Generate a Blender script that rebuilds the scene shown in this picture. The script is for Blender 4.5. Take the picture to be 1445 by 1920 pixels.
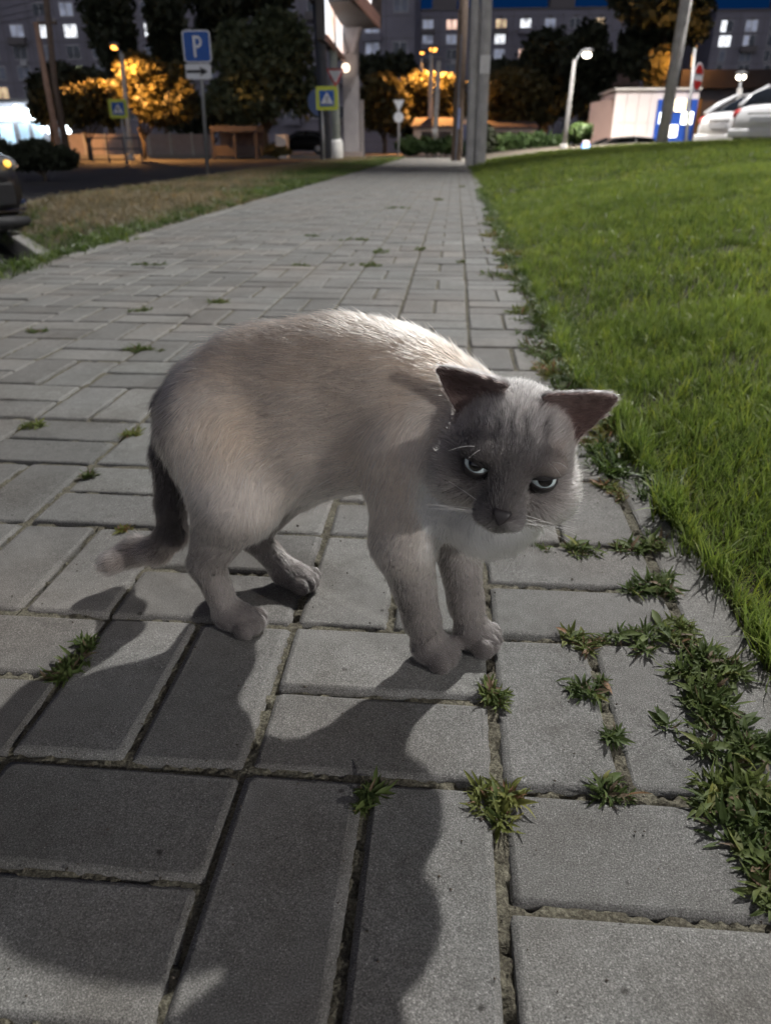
import bpy, math, random
import numpy as np
from mathutils import Vector, Matrix

for _o in list(bpy.data.objects):
    bpy.data.objects.remove(_o)
SC = bpy.context.scene
COL = SC.collection
RNG = np.random.default_rng(7)
random.seed(7)

# ------------------------------------------------------------------ camera
CAM_H, PITCH, YAW = 0.46, math.radians(26.5), math.radians(4.9)
cam_data = bpy.data.cameras.new('camera')
cam = bpy.data.objects.new('camera', cam_data)
COL.objects.link(cam)
cam.location = (0, 0, CAM_H)
cam.rotation_euler = (math.pi / 2 - PITCH, 0, YAW)
cam_data.sensor_fit = 'VERTICAL'
cam_data.sensor_height = 36.0
cam_data.sensor_width = 27.1
cam_data.lens = 26.0
cam_data.clip_start = 0.02
cam_data.clip_end = 2000
cam_data.dof.use_dof = True
cam_data.dof.focus_distance = 0.62
cam_data.dof.aperture_fstop = 8.5
SC.camera = cam

# ------------------------------------------------------------------ dusk sky, faint sun below the horizon glow
world = bpy.data.worlds.new('World')
SC.world = world
world.use_nodes = True
wn = world.node_tree.nodes
wn.clear()
w_out = wn.new('ShaderNodeOutputWorld')
w_bg = wn.new('ShaderNodeBackground')
w_sky = wn.new('ShaderNodeTexSky')
w_sky.sky_type = 'NISHITA'
w_sky.sun_disc = False
w_sky.sun_elevation = math.radians(3.0)
w_sky.sun_rotation = math.radians(180)
w_sky.altitude = 100
w_sky.ozone_density = 6.0
w_bg.inputs['Strength'].default_value = 0.032
w_tint = wn.new('ShaderNodeMix')               # late blue hour
w_tint.data_type = 'RGBA'
w_tint.blend_type = 'MULTIPLY'
w_tint.inputs[0].default_value = 1.0
w_tint.inputs[7].default_value = (0.42, 0.60, 1.0, 1)
world.node_tree.links.new(w_sky.outputs[0], w_tint.inputs[6])
world.node_tree.links.new(w_tint.outputs[2], w_bg.inputs[0])
world.node_tree.links.new(w_bg.outputs[0], w_out.inputs[0])

sun_data = bpy.data.lights.new('sun', 'SUN')
sun_data.energy = 0.80                      # last glow of the evening and of the town, very soft
sun_data.angle = math.radians(120)
sun_data.color = (1.0, 0.965, 0.95)
sun = bpy.data.objects.new('sun', sun_data)
COL.objects.link(sun)
sun.rotation_euler = (math.radians(74), 0, math.radians(8))
sun.location = (0, -5, 12)

SC.view_settings.view_transform = 'Standard'
SC.view_settings.look = 'None'
SC.view_settings.gamma = 1.0
SC.view_settings.exposure = 0.0
SC.view_settings.use_curve_mapping = False
SC.render.engine = 'CYCLES'
SC.cycles.use_denoising = True
SC.cycles.use_adaptive_sampling = True
SC.cycles.adaptive_threshold = 0.05
SC.cycles.adaptive_min_samples = 12
SC.cycles.max_bounces = 6
SC.cycles.diffuse_bounces = 2
SC.cycles.glossy_bounces = 2
SC.cycles.transmission_bounces = 6
SC.cycles.transparent_max_bounces = 4
SC.cycles.sample_clamp_indirect = 4.0
SC.cycles.caustics_reflective = False
SC.cycles.caustics_refractive = False

# ------------------------------------------------------------------ measuring helpers (pixel of the 1445x1920 picture -> place)
_f = 26.0 / 36.0 * 1920
_fw = np.array([-math.sin(YAW) * math.cos(PITCH), math.cos(YAW) * math.cos(PITCH), -math.sin(PITCH)])
_rt = np.array([math.cos(YAW), math.sin(YAW), 0.0])
_up = np.cross(_rt, _fw)


def ray(px, py):
    return _fw + (px - 722.5) / _f * _rt - (py - 960) / _f * _up


def on_z(px, py, z=0.0):
    r = ray(px, py)
    return np.array([0, 0, CAM_H]) + r * ((z - CAM_H) / r[2])


def at_y(px, py, y):
    r = ray(px, py)
    return np.array([0, 0, CAM_H]) + r * (y / r[1])


def x_at(px, y, py=268):
    return at_y(px, py, y)[0]


def z_at(px, py, y):
    return at_y(px, py, y)[2]


# ------------------------------------------------------------------ numpy value noise
def _hash(ix, iy, seed):
    h = (ix.astype(np.int64) * 374761393 + iy.astype(np.int64) * 668265263 + seed * 974711) & 0xffffffff
    h = ((h ^ (h >> 13)) * 1274126177) & 0xffffffff
    return ((h ^ (h >> 16)) & 0xffff) / 65535.0


def vnoise(x, y, seed=0):
    ix, iy = np.floor(x), np.floor(y)
    fx, fy = x - ix, y - iy
    fx, fy = fx * fx * (3 - 2 * fx), fy * fy * (3 - 2 * fy)
    a, b = _hash(ix, iy, seed), _hash(ix + 1, iy, seed)
    c, d = _hash(ix, iy + 1, seed), _hash(ix + 1, iy + 1, seed)
    return (a * (1 - fx) + b * fx) * (1 - fy) + (c * (1 - fx) + d * fx) * fy


def fbm(x, y, seed=0, oct=4):
    s, a, t = 0, 0.5, 0
    for i in range(oct):
        s = s + a * vnoise(x * 2 ** i, y * 2 ** i, seed + i)
        t += a
        a *= 0.5
    return s / t


# ------------------------------------------------------------------ materials
def new_mat(name):
    m = bpy.data.materials.new(name)
    m.use_nodes = True
    nt = m.node_tree
    return m, nt, nt.nodes['Principled BSDF']


def ramp(nt, fac, stops):
    r = nt.nodes.new('ShaderNodeValToRGB')
    e = r.color_ramp.elements
    while len(e) < len(stops):
        e.new(0.5)
    for el, (p, c) in zip(e, stops):
        el.position = p
        el.color = (*c, 1) if len(c) == 3 else c
    nt.links.new(fac, r.inputs[0])
    return r


def noise(nt, scale, detail=4, rough=0.55, coord='pos'):
    n = nt.nodes.new('ShaderNodeTexNoise')
    n.inputs['Scale'].default_value = scale
    n.inputs['Detail'].default_value = detail
    n.inputs['Roughness'].default_value = rough
    if coord == 'pos':
        g = nt.nodes.new('ShaderNodeNewGeometry')
        nt.links.new(g.outputs['Position'], n.inputs['Vector'])
    else:
        g = nt.nodes.new('ShaderNodeTexCoord')
        nt.links.new(g.outputs['Object'], n.inputs['Vector'])
    return n


def mixrgb(nt, mode, fac, a, b):
    n = nt.nodes.new('ShaderNodeMix')
    n.data_type = 'RGBA'
    n.blend_type = mode
    for sock, v in ((n.inputs[0], fac), (n.inputs[6], a), (n.inputs[7], b)):
        if hasattr(v, 'is_linked'):
            nt.links.new(v, sock)
        elif isinstance(v, tuple):
            sock.default_value = (*v, 1)
        else:
            sock.default_value = v
    return n.outputs[2]


def bump(nt, bs, height, strength=0.3, dist=0.002):
    b = nt.nodes.new('ShaderNodeBump')
    b.inputs['Strength'].default_value = strength
    b.inputs['Distance'].default_value = dist
    nt.links.new(height, b.inputs['Height'])
    nt.links.new(b.outputs[0], bs.inputs['Normal'])


def paint(name, col, rough=0.5, metal=0.0, var=0.12, scale=8.0, coat=0.0):
    """plain surface with a little mottling and dirt"""
    m, nt, bs = new_mat(name)
    n = noise(nt, scale, 5, 0.6)
    lo = tuple(c * (1 - var) for c in col)
    hi = tuple(min(1, c * (1 + var)) for c in col)
    r = ramp(nt, n.outputs[0], [(0.3, lo), (0.7, hi)])
    nt.links.new(r.outputs[0], bs.inputs['Base Color'])
    bs.inputs['Roughness'].default_value = rough
    bs.inputs['Metallic'].default_value = metal
    bs.inputs['Coat Weight'].default_value = coat
    return m


def glow(name, col, strength):
    m, nt, bs = new_mat(name)
    bs.inputs['Base Color'].default_value = (*col, 1)
    bs.inputs['Emission Color'].default_value = (*col, 1)
    bs.inputs['Emission Strength'].default_value = strength
    return m


# ------------------------------------------------------------------ mesh helpers
class MB:
    def __init__(self):
        self.v, self.f = [], []

    def add(self, vs, fs):
        o = len(self.v)
        self.v.extend([tuple(map(float, p)) for p in vs])
        self.f.extend([tuple(i + o for i in f) for f in fs])
        return self

    def box(self, x0, x1, y0, y1, z0, z1):
        vs = [(x, y, z) for z in (z0, z1) for y in (y0, y1) for x in (x0, x1)]
        return self.add(vs, [(0, 2, 3, 1), (4, 5, 7, 6), (0, 1, 5, 4), (2, 6, 7, 3), (0, 4, 6, 2), (1, 3, 7, 5)])

    def tube(self, pts, rads, n=10, cap=True):
        pts = [Vector(p) for p in pts]
        if not hasattr(rads, '__len__'):
            rads = [rads] * len(pts)
        rings = []
        prev = None
        for i, p in enumerate(pts):
            d = (pts[min(i + 1, len(pts) - 1)] - pts[max(i - 1, 0)]).normalized()
            if prev is None:
                a = d.orthogonal().normalized()
                if abs(d.z) > 0.9:
                    a = (Vector((1, 0, 0)) - d * d.x).normalized()
            else:
                a = (prev - d * prev.dot(d)).normalized()
            prev = a
            b = d.cross(a)
            rings.append([p + (a * math.cos(t) + b * math.sin(t)) * rads[i] for t in [2 * math.pi * k / n for k in range(n)]])
        vs = [q for r in rings for q in r]
        fs = []
        for i in range(len(pts) - 1):
            for k in range(n):
                fs.append((i * n + k, i * n + (k + 1) % n, (i + 1) * n + (k + 1) % n, (i + 1) * n + k))
        if cap:
            fs.append(tuple(range(n))[::-1])
            fs.append(tuple((len(pts) - 1) * n + k for k in range(n)))
        return self.add(vs, fs)

    def prism(self, poly, origin, ex, ey, ez, depth):
        """polygon (2d) in the plane (ex,ey), extruded by depth along ez"""
        o, ex, ey, ez = Vector(origin), Vector(ex), Vector(ey), Vector(ez)
        n = len(poly)
        vs = [o + ex * a + ey * b for a, b in poly] + [o + ex * a + ey * b + ez * depth for a, b in poly]
        fs = [tuple(range(n))[::-1], tuple(range(n, 2 * n))] + [(i, (i + 1) % n, n + (i + 1) % n, n + i) for i in range(n)]
        return self.add(vs, fs)

    def ball(self, c, r, nu=12, nv=8):
        rx, ry, rz = (r, r, r) if not hasattr(r, '__len__') else r
        vs = [(c[0], c[1], c[2] - rz)]
        for j in range(1, nv):
            p = -math.pi / 2 + math.pi * j / nv
            for i in range(nu):
                t = 2 * math.pi * i / nu
                vs.append((c[0] + rx * math.cos(p) * math.cos(t), c[1] + ry * math.cos(p) * math.sin(t), c[2] + rz * math.sin(p)))
        vs.append((c[0], c[1], c[2] + rz))
        fs = [(0, 1 + (i + 1) % nu, 1 + i) for i in range(nu)]
        for j in range(nv - 2):
            for i in range(nu):
                a, b = 1 + j * nu + i, 1 + j * nu + (i + 1) % nu
                fs.append((a, b, b + nu, a + nu))
        last = len(vs) - 1
        fs += [(last, last - nu + i, last - nu + (i + 1) % nu) for i in range(nu)]
        return self.add(vs, fs)

    def mesh(self, name, mat=None, smooth=False):
        me = bpy.data.meshes.new(name)
        me.from_pydata(self.v, [], self.f)
        if mat:
            me.materials.append(mat)
        if smooth:
            me.polygons.foreach_set('use_smooth', [True] * len(me.polygons))
        me.update()
        return me

    def build(self, name, mat, parent=None, smooth=False, bevel=0):
        return link(name, self.mesh(name, mat, smooth), parent, bevel)


def link(name, me, parent=None, bevel=0):
    o = bpy.data.objects.new(name, me)
    COL.objects.link(o)
    if parent is not None:
        o.parent = parent
    if bevel:
        b = o.modifiers.new('bevel', 'BEVEL')
        b.width = bevel
        b.segments = 2
        b.limit_method = 'ANGLE'
    return o


def tag(o, label=None, cat=None, group=None, kind=None):
    if label:
        o['label'] = label
    if cat:
        o['category'] = cat
    if group:
        o['group'] = group
    if kind:
        o['kind'] = kind
    return o


def thing(name, label, cat, loc=(0, 0, 0), rz=0.0, group=None):
    o = bpy.data.objects.new(name, None)
    COL.objects.link(o)
    o.empty_display_size = 0.1
    o.location = tuple(map(float, loc))
    o.rotation_euler = (0, 0, rz)
    return tag(o, label, cat, group)


def grid_mesh(name, X, Y, Z, mat):
    ny, nx = X.shape
    vs = np.stack([X, Y, Z], -1).reshape(-1, 3)
    idx = np.arange(nx * ny).reshape(ny, nx)
    fs = np.stack([idx[:-1, :-1], idx[:-1, 1:], idx[1:, 1:], idx[1:, :-1]], -1).reshape(-1, 4)
    me = bpy.data.meshes.new(name)
    quads_into(me, vs, fs)
    me.materials.append(mat)
    me.polygons.foreach_set('use_smooth', [True] * len(fs))
    me.update()
    return me


def quads_into(me, vs, fs):
    me.vertices.add(len(vs))
    me.vertices.foreach_set('co', np.asarray(vs, np.float32).ravel())
    k = fs.shape[1]
    me.loops.add(fs.size)
    me.loops.foreach_set('vertex_index', fs.astype(np.int32).ravel())
    me.polygons.add(len(fs))
    me.polygons.foreach_set('loop_start', np.arange(0, fs.size, k, dtype=np.int32))
    me.polygons.foreach_set('loop_total', np.full(len(fs), k, np.int32))
    me.update(calc_edges=True)
    me.validate()
KEY_A, KEY_B = 37500.0, 1700.0     # watts of the two lamps that light the foreground

# ------------------------------------------------------------------ street lamps that light the foreground
def spot(name, loc, target, watts, col, size_deg, radius, blend=0.5, parent=None):
    d = bpy.data.lights.new(name, 'SPOT')
    d.energy = watts
    d.color = col
    d.spot_size = math.radians(size_deg)
    d.spot_blend = blend
    d.shadow_soft_size = radius
    o = bpy.data.objects.new(name, d)
    COL.objects.link(o)
    o.location = tuple(map(float, loc))
    v = Vector(target) - Vector(tuple(map(float, loc)))
    o.rotation_euler = v.to_track_quat('-Z', 'Y').to_euler()
    return o


# ------------------------------------------------------------------ terrain
def lawn_z(x, y):
    r = np.clip(x - 0.33, 0, None)
    return 0.006 + 0.60 * (1 - np.exp(-r / 3.3)) * np.clip((y + 1) / 2.2, 0.3, 1) + 0.03 * (fbm(x * 0.5, y * 0.5, 3, 2) - 0.5) * np.clip(r, 0, 1)


# soil under everything, to the horizon
m, nt, bs = new_mat('dark_soil')
n = noise(nt, 3.0, 6)
r = ramp(nt, n.outputs[0], [(0.3, (0.035, 0.030, 0.022)), (0.7, (0.075, 0.062, 0.045))])
nt.links.new(r.outputs[0], bs.inputs['Base Color'])
bs.inputs['Roughness'].default_value = 0.95
M_SOIL = m
gx = np.linspace(-700, 700, 29)
gy = np.linspace(-200, 1200, 29)
GX, GY = np.meshgrid(gx, gy)
ground = link('ground', grid_mesh('ground', GX, GY, GX * 0 - 1.05, M_SOIL))
tag(ground, kind='structure')

# ------------------------------------------------------------------ pavers
PITCHX = 0.2047
X0, Y0 = 0.052, 0.4365       # a corner of the two-block squares


def paver_material():
    m, nt, bs = new_mat('grey_concrete_paver')
    fine = noise(nt, 900.0, 2, 0.6)
    mid = noise(nt, 60.0, 5, 0.65)
    big = noise(nt, 6.0, 4, 0.6)
    info = nt.nodes.new('ShaderNodeObjectInfo')
    base = ramp(nt, fine.outputs[0], [(0.30, (0.082, 0.080, 0.076)), (0.50, (0.167, 0.165, 0.159)), (0.68, (0.280, 0.276, 0.266)), (0.76, (0.60, 0.59, 0.56))])
    midr = ramp(nt, mid.outputs[0], [(0.25, (0.80, 0.79, 0.77)), (0.75, (1.12, 1.12, 1.12))])
    bigr = ramp(nt, big.outputs[0], [(0.28, (0.70, 0.68, 0.65)), (0.5, (0.97, 0.97, 0.96)), (0.75, (1.12, 1.12, 1.12))])
    obr = ramp(nt, info.outputs['Random'], [(0.0, (0.80, 0.79, 0.78)), (0.5, (1.0, 1.0, 1.0)), (1.0, (1.16, 1.15, 1.13))])
    c = mixrgb(nt, 'MULTIPLY', 1.0, base.outputs[0], midr.outputs[0])
    c = mixrgb(nt, 'MULTIPLY', 1.0, c, bigr.outputs[0])
    c = mixrgb(nt, 'MULTIPLY', 1.0, c, obr.outputs[0])
    tone = noise(nt, 2.3, 3, .5)
    toner = ramp(nt, tone.outputs[0], [(.3, (1.05, .985, .94)), (.5, (1, 1, 1)), (.7, (.96, 1.0, 1.01))])
    c = mixrgb(nt, 'MULTIPLY', 1.0, c, toner.outputs[0])
    stain = noise(nt, 13.0, 6, .7)
    stainr = ramp(nt, stain.outputs[0], [(.26, (.58, .56, .53)), (.40, (1, 1, 1))])
    c = mixrgb(nt, 'MULTIPLY', .8, c, stainr.outputs[0])
    # small dark pits and spots
    v = nt.nodes.new('ShaderNodeTexVoronoi')
    v.inputs['Scale'].default_value = 22
    g = nt.nodes.new('ShaderNodeNewGeometry')
    nt.links.new(g.outputs['Position'], v.inputs['Vector'])
    pit = ramp(nt, v.outputs['Distance'], [(0.035, (0.22, 0.2, 0.18)), (0.07, (1, 1, 1))])
    c = mixrgb(nt, 'MULTIPLY', 0.8, c, pit.outputs[0])
    nt.links.new(c, bs.inputs['Base Color'])
    rr = ramp(nt, fine.outputs[0], [(0.55, (0.85, 0.85, 0.85)), (0.72, (0.35, 0.35, 0.35))])
    nt.links.new(rr.outputs[0], bs.inputs['Roughness'])
    h = mixrgb(nt, 'ADD', 0.5, fine.outputs[0], mid.outputs[0])
    bump(nt, bs, h, 0.55, 0.0012)
    return m


M_PAVER = paver_material()


def paver_mesh(name, lx, ly, seed):
    """block with worn, rounded top edges; origin at the top centre"""
    rr = np.random.default_rng(seed)
    hx, hy = lx / 2, ly / 2
    def ring(ins, z, cr):
        a, b = hx - ins, hy - ins
        base = [(a, b - cr), (a - cr * .3, b - cr * .3), (a - cr, b), (-a + cr, b), (-a + cr * .3, b - cr * .3), (-a, b - cr),
                (-a, -b + cr), (-a + cr * .3, -b + cr * .3), (-a + cr, -b), (a - cr, -b), (a - cr * .3, -b + cr * .3), (a, -b + cr)]
        return [(p[0] + rr.normal(0, .0006), p[1] + rr.normal(0, .0006), z + rr.normal(0, .00025)) for p in base]
    rings = [ring(0.0, -0.045, .004), ring(0.0, -0.0052, .004), ring(0.0017, -0.0018, .005), ring(0.0058, 0.0, .006)]
    vs = [p for q in rings for p in q]
    fs = []
    for i in range(3):
        for k in range(12):
            fs.append((i * 12 + k, i * 12 + (k + 1) % 12, (i + 1) * 12 + (k + 1) % 12, (i + 1) * 12 + k))
    fs.append(tuple(range(36, 48)))
    me = bpy.data.meshes.new(name)
    me.from_pydata(vs, [], fs)
    me.materials.append(M_PAVER)
    me.polygons.foreach_set('use_smooth', [False] * 24 + [True] * 12 + [False])
    me.update()
    return me


LONG, SHORT = 0.1975, 0.0955
MESH_H = [paver_mesh('paver', LONG, SHORT, 10 + i) for i in range(5)]
MESH_V = [paver_mesh('paver', SHORT, LONG, 20 + i) for i in range(5)]
MESH_S = [paver_mesh('paver', SHORT, SHORT, 30 + i) for i in range(2)]
PATH_X0, PATH_X1, PATH_Y1 = -1.69, 0.258, 29.0

m, nt, bs = new_mat('joint_sand')
n1, n2 = noise(nt, 420.0, 3, 0.7), noise(nt, 25.0, 5, 0.6)
a = ramp(nt, n1.outputs[0], [(0.3, (0.040, 0.035, 0.028)), (0.5, (0.13, 0.118, 0.093)), (0.72, (0.28, 0.265, 0.22))])
b = ramp(nt, n2.outputs[0], [(0.3, (0.55, 0.52, 0.46)), (0.55, (0.95, 0.95, 0.85)), (0.75, (1.0, 1.02, 0.92))])
nt.links.new(mixrgb(nt, 'MULTIPLY', 1.0, a.outputs[0], b.outputs[0]), bs.inputs['Base Color'])
bs.inputs['Roughness'].default_value = 0.95
bump(nt, bs, n1.outputs[0], 0.9, 0.002)
M_JOINT = m


def bed(name, x0, x1, y0, y1, step):
    X, Y = np.meshgrid(np.arange(x0, x1 + step / 2, step), np.arange(y0, y1 + step / 2, step))
    Z = -0.0064 + 0.0060 * fbm(X * 22, Y * 22, 5, 3) + 0.0058 * (vnoise(X * 190, Y * 190, 9) - 0.5) - 0.0075 * np.clip(vnoise(X * 85, Y * 85, 19) - .62, 0, 1) / .38 - 0.006 * np.clip(fbm(X * 7, Y * 7, 15, 2) - 0.5, 0, 1)
    return grid_mesh(name, X, Y, np.minimum(Z, -.0032), M_JOINT)


pavement = link('pavement', bed('pavement', -.46, PATH_X1 + .008, 0.15, 1.02, 0.0026))
tag(pavement, kind='structure')
link('joint_bed', bed('joint_bed', PATH_X0 - .01, -.46, -0.3, 1.02, 0.007), pavement)
link('joint_bed', bed('joint_bed', -.46, PATH_X1 + .008, -0.3, 0.15, 0.007), pavement)
link('joint_bed', bed('joint_bed', PATH_X0 - .01, PATH_X1 + .008, 1.02, 5.0, 0.012), pavement)
link('joint_bed', bed('joint_bed', PATH_X0 - .01, PATH_X1 + .008, 5.0, PATH_Y1, 0.11), pavement)

blocks = []
for j in range(-2, int((PATH_Y1 - Y0) / PITCHX)):
    for i in range(-9, 1):
        x, y = X0 + i * PITCHX, Y0 + j * PITCHX
        half = i == -9                     # the last column on the left is half a square wide
        vert = (i + j) % 2 == 0
        if half:
            x += PITCHX / 2
            blocks.append(('V', x + PITCHX / 4, y + PITCHX / 2))
            continue
        for k in (0, 1):
            if vert:
                blocks.append(('V', x + PITCHX * (0.25 + 0.5 * k), y + PITCHX / 2))
            else:
                blocks.append(('H', x + PITCHX / 2, y + PITCHX * (0.25 + 0.5 * k)))


def shows(x, y, z=0.0, mx=1.12):
    """rough view test with a margin"""
    d = np.stack([x, y, np.zeros_like(x) + z - CAM_H], -1)
    zc = d @ _fw
    u, v = (d @ _rt) / np.maximum(zc, 1e-4), (d @ _up) / np.maximum(zc, 1e-4)
    return (zc > 0.02) & (np.abs(u) < 722 / _f * mx + 0.03) & (np.abs(v) < 960 / _f * mx + 0.03)


bx = np.array([b[1] for b in blocks])
by = np.array([b[2] for b in blocks])
vis = shows(bx, by, 0.0, 1.02)
order = np.argsort(np.where(vis, 0, 1000) + np.hypot(bx, by))
near = set(order[:300].tolist())
far = MB()
for q, (o, x, y) in enumerate(blocks):
    rr = np.random.default_rng(1000 + q)
    dx, dy, dz = rr.normal(0, .0009), rr.normal(0, .0009), rr.normal(0, .0009)
    if q in near:
        ob = link('paver', (MESH_V if o == 'V' else MESH_H)[rr.integers(5)], pavement)
        ob.location = (x + dx, y + dy, dz)
        ob.rotation_euler = (rr.normal(0, .004), rr.normal(0, .004), rr.normal(0, .006) + (math.pi if rr.random() < .5 else 0))
    else:
        hx, hy = (SHORT / 2, LONG / 2) if o == 'V' else (LONG / 2, SHORT / 2)
        vs = [(x + dx + sx * (hx - ins), y + dy + sy * (hy - ins), dz + z) for ins, z in ((0, -.03), (0, -.004), (.004, 0)) for sx, sy in ((1, 1), (-1, 1), (-1, -1), (1, -1))]
        fs = [(i * 4 + k, i * 4 + (k + 1) % 4, (i + 1) * 4 + (k + 1) % 4, (i + 1) * 4 + k) for i in (0, 1) for k in range(4)] + [(8, 9, 10, 11)]
        far.add(vs, fs)
fp = far.build('paver_field', M_PAVER, pavement)
fp['kind'] = 'stuff'

# flush concrete edging, one stone after another, on both sides of the path
M_KERB = paint('kerb_concrete', (0.25, 0.243, 0.232), 0.9, 0, 0.22, 70)
bump(M_KERB.node_tree, M_KERB.node_tree.nodes['Principled BSDF'], noise(M_KERB.node_tree, 700, 3).outputs[0], .5, .001)
for nm, xa, xb in (('kerb', 0.264, 0.324), ('kerb', -1.775, -1.70)):
    kerb = MB().box(xa + .01, xb - .01, -1.0, PATH_Y1, -.10, -.03).build(nm, M_KERB)
    tag(kerb, kind='structure')
    y = -0.63
    k = 0
    while y < PATH_Y1 - 1:
        rr = np.random.default_rng(int(xa * 1000 + 9000) + k)
        st = MB().box(xa, xb, y + .004, y + .996, -.12, 0.0).build('kerb_stone', M_PAVER, kerb, bevel=0.005)
        st.location = (rr.normal(0, .002), 0, rr.normal(-.001, .0012))
        y += 1.0
        k += 1

# ------------------------------------------------------------------ lawn soil and left verge
yy = np.concatenate([np.linspace(-1, 4, 60), np.linspace(4.2, 34, 80)])
xx = np.concatenate([np.linspace(0.324, 2, 60), np.linspace(2.05, 30, 80)])
LX, LY = np.meshgrid(xx, yy)
lawn = link('lawn', grid_mesh('lawn', LX, LY, lawn_z(LX, LY) - 0.012, M_SOIL))
tag(lawn, kind='structure')


def verge_z(x, y):
    return 0.004 + 0.05 * (fbm(x * 0.4 + 7, y * 0.4, 31, 3) - 0.45) * np.clip((-1.78 - x) / 1.5, 0, 1)


def verge_front(x):
    """near edge of the left verge: the parking bay cuts it off on a slant"""
    return np.where(x > -1.8, -1.0, 4.02 + (-1.9 - x) * 0.62)



# ------------------------------------------------------------------ left verge, parking bay and roads
def verge_edge_y(x):
    return 3.75 + np.clip(-1.85 - x, 0, 9) * 1.35


def verge_height(x, y):
    fall_front = np.clip(1 - (y - verge_edge_y(x)) / 0.9, 0, 1)
    fall_left = np.clip((-3.7 - x) / 1.2, 0, 1)
    return 0.0 + 0.05 * (fbm(x * 0.5 + 7, y * 0.5, 31, 3) - 0.5) * np.clip((-1.78 - x) / 0.6, 0, 1) - 0.20 * fall_front ** 1.5 * np.clip((-1.78 - x) / 0.5, 0, 1) - 0.20 * fall_left


vx = np.linspace(-5.0, -1.772, 60)
vt = np.concatenate([np.linspace(0, .25, 40), np.linspace(.26, 1, 60)])
VX, VT = np.meshgrid(vx, vt)
VY = verge_edge_y(VX) + (30 - verge_edge_y(VX)) * VT
m, nt, bs = new_mat('dry_soil')
n = noise(nt, 6.0, 6)
r = ramp(nt, n.outputs[0], [(0.3, (0.10, 0.085, 0.062)), (0.7, (0.21, 0.18, 0.135))])
nt.links.new(r.outputs[0], bs.inputs['Base Color'])
bs.inputs['Roughness'].default_value = 0.95
M_DRYSOIL = m
verge = link('verge', grid_mesh('verge', VX, VY, verge_height(VX, VY) - .01, M_DRYSOIL))
tag(verge, kind='structure')
# bank between path and parking bay
bx_, by_ = np.meshgrid(np.linspace(0, 1, 8), np.linspace(-1.2, 3.80, 80))
bank = link('bank', grid_mesh('bank', -1.772 - .34 * bx_, by_, -.005 - .30 * np.clip(bx_ * 1.15 - .15, 0, 1) ** 1.2, M_SOIL))
tag(bank, kind='structure')
m, nt, bs = new_mat('asphalt')
n1, n2 = noise(nt, 260.0, 3, .7), noise(nt, 1.2, 5)
a = ramp(nt, n1.outputs[0], [(0.3, (0.030, 0.030, 0.031)), (0.7, (0.085, 0.084, 0.083))])
b = ramp(nt, n2.outputs[0], [(0.3, (0.75, 0.75, 0.75)), (0.7, (1.25, 1.22, 1.2))])
nt.links.new(mixrgb(nt, 'MULTIPLY', 1, a.outputs[0], b.outputs[0]), bs.inputs['Base Color'])
bs.inputs['Roughness'].default_value = .8
bump(nt, bs, n1.outputs[0], .5, .004)
M_ASPHALT = m
bay = MB().add([(-12, -2, -.31), (-2.0, -2, -.31), (-2.0, 4.2, -.31), (-5.2, 9.2, -.31), (-12, 9.2, -.31)], [(0, 1, 2, 3, 4)]).build('parking_bay', M_ASPHALT)
tag(bay, kind='structure')
# kerb of the bay, stone by stone
M_KERB2 = paint('old_kerb', (0.24, 0.232, 0.22), .9, 0, .2, 40)
bk = thing('bay_kerb', 'low grey kerb between the parked black car and the dry verge', 'kerb')
p0, p1 = np.array([-2.02, 4.02]), np.array([-4.95, 7.95])
dv = (p1 - p0) / 5
for k in range(5):
    a_, b_ = p0 + dv * k, p0 + dv * (k + .985)
    nrm_ = np.array([-dv[1], dv[0]]) / np.linalg.norm(dv) * .055
    vs = [(*(q + sgn * nrm_), z) for z in (-.4, -.175) for q, sgn in ((a_, 1), (b_, 1), (b_, -1), (a_, -1))]
    MB().add(vs, [(3, 2, 1, 0), (4, 5, 6, 7), (0, 1, 5, 4), (1, 2, 6, 5), (2, 3, 7, 6), (3, 0, 4, 7)]).build('kerb_stone', M_KERB2, bk, bevel=.012)
road = MB().add([(-19, -40, -.28), (-4.9, -40, -.28), (-4.9, 30, -.28), (-4.4, 33, -.22), (60, 33, -.30), (60, 44, -.30), (-80, 44, -.30), (-80, 33, -.30), (-19, 33, -.28)], [tuple(range(9))]).build('road', M_ASPHALT)
tag(road, kind='structure')
MB().box(-80, 60, 44, 44.3, -.5, -.12).build('road_kerb', M_KERB2)['kind'] = 'structure'
M_PINKPAVE = paint('far_pavement_grey', (.22, .2, .19), .9, 0, .2, 2)
MB().add([(-80, 44.3, -.14), (60, 44.3, -.14), (60, 58, -.14), (-80, 58, -.14)], [(0, 1, 2, 3)]).build('far_pavement', M_PINKPAVE)['kind'] = 'structure'
# sheet of open ground past the path end
MB().add([(-4.9, 28.9, -.035), (3.0, 28.9, -.035), (3.5, 33, -.2), (-4.9, 33, -.2)], [(0, 1, 2, 3)]).build('path_end', M_ASPHALT)['kind'] = 'structure'
# car park behind the lawn crest, rising to the right
cpx, cpy = np.meshgrid(np.linspace(1.2, 40, 40), np.linspace(20.5, 60, 12))
cpz = -.95 + 1.22 * (lambda q: q * q * (3 - 2 * q))(np.clip((cpx - 7.3) / 1.5, 0, 1))
tag(link('car_park', grid_mesh('car_park', cpx, cpy, cpz, M_ASPHALT)), kind='structure')


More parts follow.
